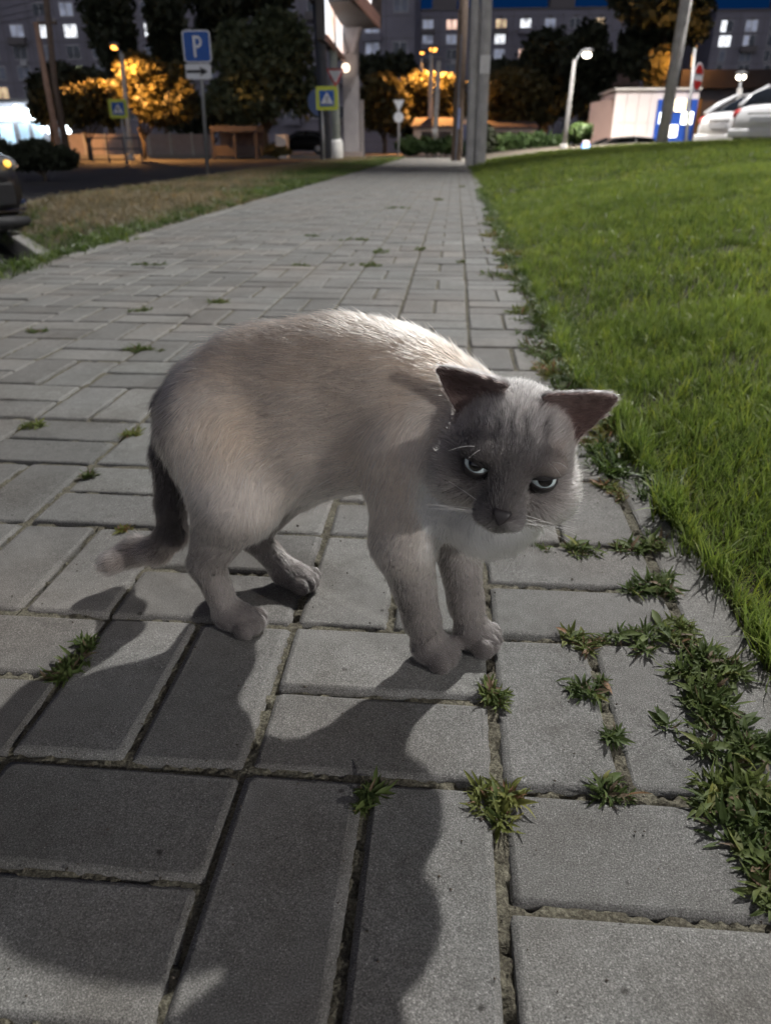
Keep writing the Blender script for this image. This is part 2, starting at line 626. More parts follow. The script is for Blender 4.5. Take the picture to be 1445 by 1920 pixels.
# ------------------------------------------------------------------ grass
def blade_mat(name, dark, light, tip, transl=.35, patch=((.75, .78, .6), (1.25, 1.2, 1.0))):
    m = bpy.data.materials.new(name)
    m.use_nodes = True
    nt = m.node_tree
    bs = nt.nodes['Principled BSDF']
    out = nt.nodes['Material Output']
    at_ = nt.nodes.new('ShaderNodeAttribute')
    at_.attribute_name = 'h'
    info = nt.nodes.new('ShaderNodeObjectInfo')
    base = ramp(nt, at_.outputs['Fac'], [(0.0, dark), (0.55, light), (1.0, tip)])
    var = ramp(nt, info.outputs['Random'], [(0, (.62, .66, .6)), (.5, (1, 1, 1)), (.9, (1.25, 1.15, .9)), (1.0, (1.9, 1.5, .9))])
    n = noise(nt, 1.6, 4)
    pr = ramp(nt, n.outputs[0], [(.35, patch[0]), (.65, patch[1])])
    c = mixrgb(nt, 'MULTIPLY', 1, base.outputs[0], var.outputs[0])
    c = mixrgb(nt, 'MULTIPLY', 1, c, pr.outputs[0])
    nt.links.new(c, bs.inputs['Base Color'])
    bs.inputs['Roughness'].default_value = .5
    tr = nt.nodes.new('ShaderNodeBsdfTranslucent')
    nt.links.new(c, tr.inputs['Color'])
    mx = nt.nodes.new('ShaderNodeMixShader')
    mx.inputs[0].default_value = transl
    nt.links.new(bs.outputs[0], mx.inputs[1])
    nt.links.new(tr.outputs[0], mx.inputs[2])
    nt.links.new(mx.outputs[0], out.inputs['Surface'])
    return m


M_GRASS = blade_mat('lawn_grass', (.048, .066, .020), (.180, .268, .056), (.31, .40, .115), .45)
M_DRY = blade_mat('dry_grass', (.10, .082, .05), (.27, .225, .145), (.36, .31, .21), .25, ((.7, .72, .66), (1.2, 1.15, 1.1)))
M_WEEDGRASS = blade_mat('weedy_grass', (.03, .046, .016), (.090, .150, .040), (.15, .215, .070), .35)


def tuft_mesh(name, nb, length, spread, width, bend, seed, mat, seg=3):
    r = np.random.default_rng(seed)
    vs, fs, hh = [], [], []
    for b in range(nb):
        a = r.uniform(0, 2 * math.pi)
        p0 = np.array([r.normal(0, spread), r.normal(0, spread), 0])
        d = np.array([math.cos(a), math.sin(a), 0])
        sd = np.array([-math.sin(a), math.cos(a), 0])
        L = length * r.uniform(.55, 1.25)
        bn = bend * r.uniform(.3, 1.6)
        w = width * r.uniform(.7, 1.2)
        o = len(vs)
        for k in range(seg + 1):
            q = k / seg
            c = p0 + d * L * bn * q * q + np.array([0, 0, L * (q - .35 * bn * q * q)])
            ww = w * (1 - q ** 1.6) * .5
            if k < seg:
                vs += [c - sd * ww, c + sd * ww]
                hh += [q, q]
            else:
                vs.append(c)
                hh.append(1.0)
        for k in range(seg - 1):
            fs.append((o + 2 * k, o + 2 * k + 1, o + 2 * k + 3, o + 2 * k + 2))
        fs.append((o + 2 * seg - 2, o + 2 * seg - 1, o + 2 * seg))
    me = bpy.data.meshes.new(name)
    me.from_pydata([tuple(v) for v in vs], [], fs)
    me.attributes.new('h', 'FLOAT', 'POINT').data.foreach_set('value', hh)
    me.materials.append(mat)
    me.polygons.foreach_set('use_smooth', [True] * len(me.polygons))
    me.update()
    return me


def scatter(name, pts, scl, meshes, tilt=.18, seed=0):
    """one object: tufts instanced on points"""
    r = np.random.default_rng(seed)
    col = bpy.data.collections.new(name + '_tufts')
    for i, me in enumerate(meshes):
        col.objects.link(bpy.data.objects.new(name + '_tuft', me))
    me = bpy.data.meshes.new(name)
    N = len(pts)
    me.vertices.add(N)
    me.vertices.foreach_set('co', np.asarray(pts, np.float32).ravel())
    rot = np.stack([r.normal(0, tilt, N), r.normal(0, tilt, N), r.uniform(0, 6.283, N)], -1).astype(np.float32)
    me.attributes.new('rot', 'FLOAT_VECTOR', 'POINT').data.foreach_set('vector', rot.ravel())
    me.attributes.new('scl', 'FLOAT', 'POINT').data.foreach_set('value', np.asarray(scl, np.float32))
    me.attributes.new('pick', 'INT', 'POINT').data.foreach_set('value', r.integers(0, len(meshes), N).astype(np.int32))
    o = link(name, me)
    ng = bpy.data.node_groups.new(name, 'GeometryNodeTree')
    ng.interface.new_socket('Geometry', in_out='INPUT', socket_type='NodeSocketGeometry')
    ng.interface.new_socket('Geometry', in_out='OUTPUT', socket_type='NodeSocketGeometry')
    nd = ng.nodes
    gi, go = nd.new('NodeGroupInput'), nd.new('NodeGroupOutput')
    ci = nd.new('GeometryNodeCollectionInfo')
    ci.inputs[0].default_value = col
    ci.inputs['Separate Children'].default_value = True
    ci.inputs['Reset Children'].default_value = True
    iop = nd.new('GeometryNodeInstanceOnPoints')
    iop.inputs['Pick Instance'].default_value = True

    def attr(nm, dt):
        a = nd.new('GeometryNodeInputNamedAttribute')
        a.data_type = dt
        a.inputs['Name'].default_value = nm
        return [s for s in a.outputs if s.enabled][0]
    L = ng.links
    L.new(gi.outputs[0], iop.inputs['Points'])
    L.new(ci.outputs[0], iop.inputs['Instance'])
    L.new(attr('pick', 'INT'), iop.inputs['Instance Index'])
    L.new(attr('rot', 'FLOAT_VECTOR'), iop.inputs['Rotation'])
    L.new(attr('scl', 'FLOAT'), iop.inputs['Scale'])
    L.new(iop.outputs[0], go.inputs[0])
    md = o.modifiers.new('scatter', 'NODES')
    md.node_group = ng
    return o


def jitter_grid(x0, x1, y0, y1, step, seed):
    r = np.random.default_rng(seed)
    X, Y = np.meshgrid(np.arange(x0, x1, step), np.arange(y0, y1, step))
    X, Y = X.ravel(), Y.ravel()
    return X + r.uniform(-.6, .6, len(X)) * step, Y + r.uniform(-.6, .6, len(Y)) * step


def lawn_edge(y):
    return 0.320 + .030 * (fbm(y * 9, y * 0 + 3.3, 41, 2) - .5) * 2 - np.clip((y - .9) * .035, 0, .03)


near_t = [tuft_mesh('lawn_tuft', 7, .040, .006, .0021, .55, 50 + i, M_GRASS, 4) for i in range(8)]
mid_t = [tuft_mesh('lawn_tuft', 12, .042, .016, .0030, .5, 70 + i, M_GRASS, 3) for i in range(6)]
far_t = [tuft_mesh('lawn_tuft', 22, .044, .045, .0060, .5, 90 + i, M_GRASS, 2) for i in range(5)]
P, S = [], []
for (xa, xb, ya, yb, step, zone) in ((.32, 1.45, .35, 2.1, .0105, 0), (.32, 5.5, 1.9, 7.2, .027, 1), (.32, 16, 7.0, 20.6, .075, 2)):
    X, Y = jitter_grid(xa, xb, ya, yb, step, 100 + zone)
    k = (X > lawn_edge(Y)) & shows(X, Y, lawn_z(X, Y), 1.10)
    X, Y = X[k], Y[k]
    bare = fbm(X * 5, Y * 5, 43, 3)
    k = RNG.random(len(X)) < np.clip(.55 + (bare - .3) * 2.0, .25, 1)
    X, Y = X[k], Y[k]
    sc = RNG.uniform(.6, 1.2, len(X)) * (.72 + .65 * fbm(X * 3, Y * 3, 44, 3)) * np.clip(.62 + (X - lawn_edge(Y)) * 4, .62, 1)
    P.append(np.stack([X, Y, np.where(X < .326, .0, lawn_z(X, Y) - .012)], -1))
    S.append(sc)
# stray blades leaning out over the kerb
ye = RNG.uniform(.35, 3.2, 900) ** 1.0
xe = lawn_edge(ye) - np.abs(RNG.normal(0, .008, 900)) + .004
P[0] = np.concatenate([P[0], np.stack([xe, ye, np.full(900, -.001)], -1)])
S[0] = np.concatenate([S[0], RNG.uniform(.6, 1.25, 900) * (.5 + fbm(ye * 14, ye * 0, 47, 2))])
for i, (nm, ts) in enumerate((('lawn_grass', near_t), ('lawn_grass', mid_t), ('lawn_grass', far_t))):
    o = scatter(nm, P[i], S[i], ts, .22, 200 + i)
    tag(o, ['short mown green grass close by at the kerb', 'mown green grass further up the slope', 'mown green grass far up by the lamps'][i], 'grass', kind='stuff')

# left verge: dry straw-coloured grass, greener along the path
dry_t = [tuft_mesh('dry_tuft', 16, .07, .03, .0042, .7, 120 + i, M_DRY, 3) for i in range(5)]
grn_t = [tuft_mesh('weed_tuft', 14, .065, .03, .0065, .75, 130 + i, M_WEEDGRASS, 3) for i in range(5)]
X, Y = jitter_grid(-5.0, -1.76, 3.3, 29, .055, 140)
k = (Y > verge_edge_y(X) - .05) & shows(X, Y, 0, 1.12)
X, Y = X[k], Y[k]
green = np.clip(1.3 - (-1.76 - X) / (.32 + .10 * np.clip(Y - 5, 0, 10)), 0, 1) + 1.1 * np.clip(1 - (Y - verge_edge_y(X)) / .9, 0, 1) + (fbm(X * 1.3, Y * 1.3, 45, 3) - .52) * 2.0
gk = RNG.random(len(X)) < green
Z = verge_height(X, Y) - .012
o = scatter('dry_grass', np.stack([X, Y, Z], -1)[~gk], RNG.uniform(.5, 1.15, (~gk).sum()), dry_t, .3, 210)
tag(o, 'dry straw coloured grass on the verge left of the path', 'grass', kind='stuff')
X2, Y2 = jitter_grid(-2.05, -1.70, 1.2, 4.2, .038, 141)
k = shows(X2, Y2, 0, 1.12) & (RNG.random(len(X2)) < .75 - np.clip(-1.80 - X2, 0, 1) * .8) & ((X2 < -1.735) | (fbm(X2 * 6, Y2 * 3, 46, 2) > .55))
X2, Y2 = X2[k], Y2[k]
Z2 = np.where(X2 > -1.772, 0.0, -.3 * np.clip(((-1.772 - X2) / .34) * 1.15 - .15, 0, 1) ** 1.2) - .01
gp = np.concatenate([np.stack([X, Y, Z], -1)[gk], np.stack([X2, Y2, Z2], -1)])
o = scatter('weedy_grass', gp, RNG.uniform(.45, 1.1, len(gp)), grn_t, .35, 211)
tag(o, 'green weedy grass along the left edge of the path', 'grass', kind='stuff')

# green fringe creeping over the right kerb further up the path
fr_t = [tuft_mesh('fringe_tuft', 16, .030, .014, .0042, 1.3, 150 + i, M_WEEDGRASS, 3) for i in range(5)]
Yf = np.concatenate([RNG.uniform(1.0, 2.2, 700), RNG.uniform(2.2, 9.0, 1500)])
Xf = .292 + RNG.normal(0, .022, len(Yf)) - .02 * (fbm(Yf * 4, Yf * 0, 48, 3) - .4) * 3
k = (fbm(Yf * 5 + 2, Xf * 12, 49, 3) > .40) & (Xf < .335)
Xf, Yf = Xf[k], Yf[k]
o = scatter('kerb_fringe', np.stack([Xf, Yf, np.full(len(Xf), -.002)], -1), RNG.uniform(.45, 1.1, len(Xf)), fr_t, .35, 212)
tag(o, 'low green fringe creeping over the kerb between paving and lawn', 'ground cover', kind='stuff')

# ------------------------------------------------------------------ weeds in the joints
def leaf_material(name, a, b, c, tr):
    m = bpy.data.materials.new(name)
    m.use_nodes = True
    nt = m.node_tree
    bs = nt.nodes['Principled BSDF']
    info = nt.nodes.new('ShaderNodeObjectInfo')
    n = noise(nt, 35, 3)
    r1 = ramp(nt, n.outputs[0], [(.25, a), (.55, b), (.80, c)])
    r2 = ramp(nt, info.outputs['Random'], [(0, (.7, .75, .7)), (.8, (1.15, 1.1, 1)), (1, (1.6, 1.2, .9))])
    cc = mixrgb(nt, 'MULTIPLY', 1, r1.outputs[0], r2.outputs[0])
    nt.links.new(cc, bs.inputs['Base Color'])
    bs.inputs['Roughness'].default_value = .62
    bs.inputs['Specular IOR Level'].default_value = .25
    t = nt.nodes.new('ShaderNodeBsdfTranslucent')
    nt.links.new(cc, t.inputs['Color'])
    mx = nt.nodes.new('ShaderNodeMixShader')
    mx.inputs[0].default_value = tr
    nt.links.new(bs.outputs[0], mx.inputs[1])
    nt.links.new(t.outputs[0], mx.inputs[2])
    nt.links.new(mx.outputs[0], nt.nodes['Material Output'].inputs['Surface'])
    return m


M_LEAF = leaf_material('weed_leaf', (.070, .105, .036), (.135, .180, .060), (.23, .25, .10), .35)
M_LEAFDRY = leaf_material('weed_leaf_dry', (.12, .085, .05), (.22, .16, .11), (.30, .17, .14), .25)


def leaf_geo(mb, p, d, up, L, w, curl, seg=4, keel=.22):
    """a lance-shaped leaf with a folded midrib, from p along d"""
    d = d / np.linalg.norm(d)
    sd = np.cross(d, up)
    sd /= max(np.linalg.norm(sd), 1e-6)
    nn = np.cross(sd, d)
    vs = []
    for k in range(seg + 1):
        q = k / seg
        ww = w * (math.sin(math.pi * min(.06 + q * .94, 1) ** .8)) * .5 + .0002
        c = p + d * L * q + nn * (L * curl * (q - q * q * 1.7))
        vs += [c - sd * ww + nn * ww * keel * 2, c, c + sd * ww + nn * ww * keel * 2]
    fs = []
    for k in range(seg):
        o = k * 3
        fs += [(o, o + 1, o + 4, o + 3), (o + 1, o + 2, o + 5, o + 4)]
    mb.add(vs, fs)


def leaf_mesh(L, w, curl):
    mb = MB()
    leaf_geo(mb, np.zeros(3), np.array([1., 0, 0]), np.array([0, 0, 1.]), L, w, curl, 5)
    return mb.mesh('leaf', M_LEAF, True)


LEAVES = [leaf_mesh(.030 * f, .0075 * f, c) for f, c in ((1, .25), (1.2, .1), (.85, .35), (1.45, .2), (1.0, -.05))]
LEAVES_DRY = [me.copy() for me in LEAVES[:2]]
for me in LEAVES_DRY:
    me.materials.clear()
    me.materials.append(M_LEAFDRY)


def weed(x, y, size, nbig, label, seed, elong=(0.0, 0.0), ycl=.0, group='weeds growing in the paving joints'):
    """sprawling mat of small leaves on several crowns, plus big leaves as parts of their own"""
    r = np.random.default_rng(seed)
    mb = MB()
    ncr = int(3 + 3 * size + 90 * (elong[0] + elong[1]))
    crowns = [(r.normal(0, .008 * size) + elong[0] * r.uniform(-1.2, 1.2), r.normal(0, .008 * size) + elong[1] * r.uniform(-1.2, 1.2), r.uniform(.5, 1.2)) for _ in range(min(ncr, 16))]
    n = min(int(70 + 130 * size * (1 + 14 * (elong[0] + elong[1]))), 520)
    dry = r.uniform(.03, .18)
    mats = []
    for k in range(n):
        cx, cy, cs = crowns[r.integers(len(crowns))]
        a = r.uniform(0, 6.283)
        rr = r.uniform(0, 1) * .009 * size * cs
        p = np.array([cx + math.cos(a) * rr, cy + math.sin(a) * rr, r.uniform(.0, .005)])
        el = abs(r.normal(.12, .28)) if r.random() < .8 else r.uniform(.5, 1.2)
        az = a + r.normal(0, .9)
        d = np.array([math.cos(az) * math.cos(el), math.sin(az) * math.cos(el), math.sin(el)])
        tw = np.array([r.normal(0, .35), r.normal(0, .35), 1.0])
        L = r.uniform(.006, .019) * (.62 + .38 * size) * cs
        w_ = L * r.uniform(.11, .26)
        isdry = r.random() < dry
        nf = len(mb.f)
        leaf_geo(mb, p, d, tw, L, w_, r.uniform(-.4, .5), 3)
        mats += [1 if isdry else 0] * (len(mb.f) - nf)
    me = mb.mesh('weed', M_LEAF, True)
    me.materials.append(M_LEAFDRY)
    me.polygons.foreach_set('material_index', mats)
    t = link('weed', me)
    t.location = (x, y, -.003)
    tag(t, label, 'weed', group)
    for k in range(nbig):
        a = r.uniform(0, 6.283)
        cx, cy, cs = crowns[r.integers(len(crowns))]
        lf = link('leaf', (LEAVES_DRY[r.integers(2)] if r.random() < .10 else LEAVES[r.integers(5)]), t)
        lf.location = (cx, cy, r.uniform(.003, .008))
        lf.rotation_euler = (r.normal(0, .5), -abs(r.normal(.12, .22)), a)
        q = (.45 + .35 * size) * r.uniform(.42, .88)
        lf.scale = (q, q * r.uniform(.8, 1.3), q)
    return t


# (pixel x, pixel y, size, big leaves, stretch along x, along y, label)
WEEDS = [
    (925, 1300, .85, 9, 0, .004, 'small green weed tuft in the joint just right of the front paws'),
    (940, 1492, .95, 9, 0, .010, 'greenish brown weed tuft in the joint below the weed by the front paws'),
    (680, 1497, .55, 3, 0, .002, 'tiny withered weed in the joint within the cat shadow'),
    (1150, 1480, .65, 5, .006, .003, 'yellowish weed with long thin stalks lying in the cross joint'),
    (1150, 1385, .55, 5, 0, .005, 'small reddish weed in the joint above the stalky yellowish weed'),
    (1108, 1285, .75, 7, 0, .016, 'weed trailing down the joint from the branching weed row'),
    (1090, 1205, .85, 9, .010, .008, 'bright green weed at the left end of the cross joint row'),
    (1200, 1203, .85, 8, .022, .003, 'flat reddish weed filling the cross joint towards the kerb'),
    (1270, 1190, .95, 8, .008, .012, 'weed where the cross joint row meets the kerb weeds'),
    (1235, 1110, 1.25, 12, .014, .016, 'bushy dark green weed beside the kerb level with the front paws'),
    (1200, 1030, 1.15, 12, .020, .010, 'broad green weed beside the kerb below the cat chin'),
    (1060, 1030, 1.15, 11, .022, .007, 'pale spreading weed reaching towards the cat chin'),
    (1155, 925, 1.05, 10, .012, .014, 'leafy weed by the kerb level with the cat eyes'),
    (1145, 870, .85, 8, .006, .014, 'weed by the kerb level with the cat brow'),
    (1045, 975, .70, 6, .006, .006, 'small weed peeping out right of the cat chin'),
    (1330, 1255, 1.20, 12, .010, .018, 'tall weed by the kerb right of the cross joint row'),
    (1335, 1330, 1.35, 14, .012, .016, 'large weed with a long leaf lying out over the paver'),
    (1385, 1400, 1.40, 14, .012, .016, 'large dark weed by the kerb under the long leaf'),
    (1350, 1490, 1.35, 14, .022, .010, 'broad weed with lance leaves at the end of the lower cross joint'),
    (1415, 1545, 1.45, 13, .010, .018, 'big dark green weed near the right picture edge'),
    (1440, 1660, 1.20, 9, .006, .018, 'lowest of the weeds at the right picture edge'),
    (125, 1255, .80, 7, .006, .012, 'grey green weed in the joint at the tip of the tail shadow'),
    (165, 1212, .45, 3, .002, .004, 'two leaved weed just above the weed by the tail shadow'),
    (232, 995, .40, 0, .004, .002, 'tiny weed left of the tail bend'),
    (265, 657, 1.10, 0, .030, .006, 'dark green weed patch left of the cat back'),
    (60, 798, .70, 0, .010, .006, 'pale weed in the joint at the left picture edge'),
    (245, 815, .70, 0, .010, .012, 'pale weed in the joint left of the cat rump'),
    (165, 893, .35, 0, .003, .003, 'tiny weed in a joint left of the tail'),
    (412, 567, .90, 0, .020, .014, 'weed patch in the paving above the cat rump'),
    (268, 583, .90, 0, .022, .008, 'weed patch in the paving left of the cat'),
    (68, 622, .60, 0, .014, .006, 'small weed patch near the left picture edge'),
    (370, 720, .35, 0, .006, .003, 'tiny weed touching the rump outline'),
    (668, 450, 1.1, 0, .050, .012, 'weed patch in the far paving, middle of the path'),
    (580, 443, .9, 0, .040, .010, 'weed patch in the far paving left of the middle one'),
    (690, 498, .9, 0, .040, .010, 'weed patch in the far paving nearest the cat back'),
    (715, 472, .9, 0, .030, .050, 'weed streak in a far joint right of the middle patch'),
    (745, 390, 1.2, 0, .070, .02, 'weed patch far up the path'),
    (565, 498, .7, 0, .030, .006, 'small weed patch above the cat rump, further up'),
    (785, 468, .7, 0, .010, .030, 'weed streak in a joint left of the long joint'),
    (868, 492, .7, 0, .010, .020, 'small weed in the long joint far up'),
    (866, 350, 1.3, 0, .012, .03, 'long weed streak where the long joint meets the lawn'),
    (820, 375, 1.0, 0, .03, .05, 'weed streak in a far joint'),
    (280, 497, .8, 0, .05, .01, 'weed patch in the far paving near the left verge'),
]
for k, (px, py, size, nbig, ex_, ey_, lab) in enumerate(WEEDS):
    p = on_z(px, py)
    weed(p[0], p[1], size * ((1.2 if px > 1180 else 1.0) if py > 600 else 1.4), nbig, lab, 300 + k, (ex_, ey_))
# green fringe along the kerb further up the path: one weed after another
r = np.random.default_rng(77)
y, k = 1.22, 0
ORD = ['nearest', 'second', 'third', 'fourth', 'fifth', 'sixth', 'seventh', 'eighth', 'ninth', 'tenth', 'eleventh', 'twelfth', 'thirteenth', 'fourteenth', 'fifteenth', 'sixteenth', 'seventeenth', 'eighteenth', 'nineteenth', 'twentieth']
while y < 6.5 and k < 20:
    weed(.278 + r.normal(-.014, .014), y, 2.0 + .3 * y + r.uniform(-.2, .2), 3 if y < 1.8 else 0, 'kerbside weed behind the cat head, %s of the row going up the path' % ORD[k], 500 + k, (.030, .05 + .003 * y), group='kerbside weeds behind the cat')
    y += .085 + .045 * y
    k += 1

# grit, crumbs of soil and droppings of bark lying about the joints
gr = MB()
r = np.random.default_rng(909)
for k in range(900):
    gxp, gyp = r.uniform(-.5, .26), r.uniform(.2, 1.6) ** 1.0
    if k % 3:
        i_ = r.integers(-3, 2)
        if r.random() < .5:
            gxp = X0 + i_ * PITCHX / 2 + r.normal(0, .009)
        else:
            gyp = Y0 + r.integers(-2, 10) * PITCHX / 2 + r.normal(0, .009)
    s_ = r.uniform(.0004, .0014) * (1.6 if r.random() < .05 else 1)
    o_ = np.array([gxp, gyp, .0012])
    vs = [o_ + np.array(v) * s_ * r.uniform(.6, 1.3, 3) for v in ((1, 0, 0), (-1, 0, 0), (0, 1, 0), (0, -1, 0), (0, 0, .8), (0, 0, -.8))]
    gr.add(vs, [(0, 2, 4), (2, 1, 4), (1, 3, 4), (3, 0, 4), (2, 0, 5), (1, 2, 5), (3, 1, 5), (0, 3, 5)])
g_ = gr.build('grit', paint('grit_brown', (.085, .070, .055), .95, 0, .6, 300))
tag(g_, 'fine dark grit and soil crumbs scattered over the paving', 'grit', kind='stuff')

# =================================================================== the cat
CC = np.array([-.09, .64, 0.0])
CU = np.array([.954, -.30, 0.0])
CN = np.array([.30, .954, 0.0])
CZ = np.array([0.0, 0, 1.0])


def W(s, t, z):
    return CC + CU * s + CN * t + CZ * z


# head frame
_th, _ph, _ro = math.radians(37), math.radians(11), math.radians(8)
HF, HU, HS = -_fw, _up.copy(), _rt.copy()
HF, HU = math.cos(_th) * HF - math.sin(_th) * HU, math.cos(_th) * HU + math.sin(_th) * HF
HF, HS = math.cos(_ph) * HF - math.sin(_ph) * HS, math.cos(_ph) * HS + math.sin(_ph) * HF
HS, HU = math.cos(_ro) * HS - math.sin(_ro) * HU, math.cos(_ro) * HU + math.sin(_ro) * HS
HC = np.array([0, 0, CAM_H]) + ray(957, 846) * 0.578


def Hd(s, f, u):
    return HC + HS * s + HF * f + HU * u


PR = []   # primitives: (kind, data..., blend, flow, region)


def cone(a, b, ra, rb, k, flow, reg):
    PR.append(dict(kind='cone', a=np.asarray(a, float), b=np.asarray(b, float), ra=ra, rb=rb, k=k, flow=np.asarray(flow, float), reg=reg))


def ell(c, r, axes, k, flow, reg):
    PR.append(dict(kind='ell', c=np.asarray(c, float), r=np.asarray(r, float), ax=np.asarray(axes, float), k=k, flow=np.asarray(flow, float), reg=reg))


BODY = np.stack([CU, CN, CZ])
HEAD = np.stack([HS, HF, HU])
back = -CU
down = -CZ
# torso
ell(W(-.117, 0, .214), (.060, .050, .068), BODY, .03, back * .8 + down * .5, 'body')
ell(W(-.075, 0, .245), (.082, .049, .068), BODY, .03, back + down * .25, 'body')
ell(W(.000, 0, .256), (.085, .052, .072), BODY, .03, back + down * .2, 'body')
ell(W(.062, 0, .238), (.068, .053, .077), BODY, .03, back + down * .3, 'body')
ell(W(-.025, 0, .220), (.085, .044, .050), BODY, .03, back + down * .2, 'body')
ell(W(-.062, -.016, .196), (.060, .034, .042), BODY, .034, back * .6 + down * .6, 'body')
ell(W(-.062, .016, .196), (.060, .034, .042), BODY, .034, back * .6 + down * .6, 'body')
ell(W(.108, -.002, .208), (.050, .044, .062), BODY, .03, back * .3 + down, 'chest')
cone(W(.090, 0, .240), Hd(0, -.036, -.012), .047, .036, .03, back + down * .4, 'neck')
cone(W(.115, -.008, .215), Hd(0, -.012, -.030), .042, .032, .028, down + back * .2, 'chest')
ell(W(.138, -.012, .178), (.036, .036, .040), BODY, .03, down + CU * .25, 'chest')
ell(W(.150, -.028, .185), (.030, .030, .032), BODY, .03, down + CU * .25, 'chest')
# hind legs
for sgn, paw, hock, knee in ((-1, (-.112, -.046), (-.138, -.051, .078), (-.091, -.050, .156)), (1, (-.098, .050), (-.146, .048, .060), (-.080, .046, .152))):
    cone(W(-.127, sgn * .027, .212), W(*knee), .054, .037, .032, down + back * .35, 'thigh')
    cone(W(knee[0] - .010, knee[1], knee[2] - .004), W(hock[0], hock[1], hock[2]), .038, .0175, .018, down + back * .5, 'leg')
    cone(W(*hock), W(paw[0] - .012, paw[1], .022), .0165, .0135, .010, down, 'leg')
    px, py = paw
    ell(W(px, py, .0150), (.025, .0185, .0150), BODY, .010, CU + down * .3, 'paw')
    for q in (-1.5, -.5, .5, 1.5):
        ell(W(px + .0220 - abs(q) * .0034, py + q * .0100, .0115), (.0120, .0060, .0108), BODY, .0020, CU + down * .4, 'paw')
# fore legs
for sgn, paw, wr, el_, sh in ((-1, (.092, -.020), (.086, -.026, .052), (.072, -.042, .142), (.078, -.034, .225)), (1, (.124, .018), (.116, .019, .052), (.096, .030, .140), (.085, .030, .222))):
    cone(W(*sh), W(*el_), .041, .027, .024, down + back * .2, 'leg_up')
    cone(W(*el_), W(*wr), .026, .0165, .014, down + back * .15, 'leg')
    cone(W(*wr), W(paw[0], paw[1], .024), .0160, .0160, .008, down, 'leg')
    px, py = paw
    ell(W(px + .004, py, .0160), (.0215, .0200, .0160), BODY, .008, CU + down * .3, 'paw')
    for q in (-1.5, -.5, .5, 1.5):
        ell(W(px + .0215 - abs(q) * .0036, py + q * .0106, .0120), (.0120, .0064, .0116), BODY, .0020, CU + down * .4, 'paw')
# tail
_tp = [W(-.168, 0, .246), W(-.192, -.004, .222), W(-.204, -.008, .168), W(-.206, -.010, .115), W(-.209, -.012, .078), W(-.234, -.013, .052), on_z(255, 1032, .040), on_z(208, 1056, .033)]
_tr = [.019, .0165, .0150, .0142, .0138, .0136, .0136, .0115]
for i in range(len(_tp) - 1):
    cone(_tp[i], _tp[i + 1], _tr[i], _tr[i + 1], .010 if i else .02, _tp[i + 1] - _tp[i], 'tail')
# head
hb, hdn = -HF, -HU
ell(Hd(0, -.012, .004), (.0465, .054, .043), HEAD, .014, hb + HU * .1, 'head')
for s in (-1, 1):
    ell(Hd(s * .028, .010, -.016), (.027, .030, .026), HEAD, .014, hb * .6 + HS * s * .6 + hdn * .3, 'cheek')
    ell(Hd(s * .031, .012, -.024), (.022, .024, .019), HEAD, .014, hb * .5 + HS * s * .7 + hdn * .4, 'cheek')
    ell(Hd(s * .0225, .0335, .0165), (.0180, .0145, .0105), HEAD, .008, HS * s * .4 + HU * .7 + hb * .5, 'face')
    ell(Hd(s * .0105, .0545, -.0225), (.0098, .0125, .0092), HEAD, .005, HS * s + hdn * .5 + hb * .3, 'muzzle')
cone(Hd(0, .032, .012), Hd(0, .060, -.0115), .0165, .0105, .012, HU * .8 + hb * .8, 'face')
ell(Hd(0, .042, -.021), (.0155, .020, .0150), HEAD, .010, hdn + hb * .4, 'muzzle')
ell(Hd(0, .0505, -.0310), (.0105, .0115, .0080), HEAD, .006, hdn + hb * .4, 'muzzle')

EYES = [Hd(s * .0243, .0372, .0062) for s in (-1, 1)]
EARS = []
for s in (-1, 1):
    b0, tip, wd = np.array([s * .026, -.006, .033]), np.array([s * .0655, -.012, .0585]) if s > 0 else np.array([s * .0700, -.014, .0500]), np.array([s * .0315, -.002, -.0388])
    b0w, tipw = Hd(*b0), Hd(*tip)
    wdir = HS * wd[0] + HF * wd[1] + HU * wd[2]
    ax = tipw - b0w
    L = np.linalg.norm(ax)
    ax = ax / L
    wdir = wdir - ax * (wdir @ ax)
    wdir /= np.linalg.norm(wdir)
    dd = np.cross(ax, wdir)
    if dd @ HF < 0:
        dd = -dd
    _a = math.radians(13 if s > 0 else 16)
    wdir, dd = wdir * math.cos(_a) - dd * math.sin(_a), dd * math.cos(_a) + wdir * math.sin(_a)
    EARS.append((b0w, ax, wdir, dd, L, s))


def d_prim(p, P):
    if p['kind'] == 'ell':
        q = (P - p['c']) @ p['ax'].T
        k0 = np.linalg.norm(q / p['r'], axis=-1)
        k1 = np.linalg.norm(q / p['r'] ** 2, axis=-1)
        return k0 * (k0 - 1.0) / np.maximum(k1, 1e-9)
    ba = p['b'] - p['a']
    h = np.clip(((P - p['a']) @ ba) / (ba @ ba), 0, 1)
    return np.linalg.norm(P - p['a'] - h[..., None] * ba, axis=-1) - (p['ra'] * (1 - h) + p['rb'] * h)


def d_ear(e, P):
    b0, ax, wd, dd, L, s = e
    q = P - b0
    a, w, d = q @ ax, q @ wd, q @ dd
    tt = np.clip(1 - a / L, 0, 1)
    rw = 0.0285 * tt ** 0.78 + 0.0012
    d0 = -0.0145 * tt * (1 - np.clip(w / rw, -1.2, 1.2) ** 2) + 0.005 * tt
    return np.maximum.reduce([(np.abs(d - d0) - 0.0026) * 0.8, np.abs(w) - rw, -a - .004, a - L])


def smin(a, b, k):
    h = np.clip(0.5 + 0.5 * (b - a) / k, 0, 1)
    return b * (1 - h) + a * h - k * h * (1 - h)


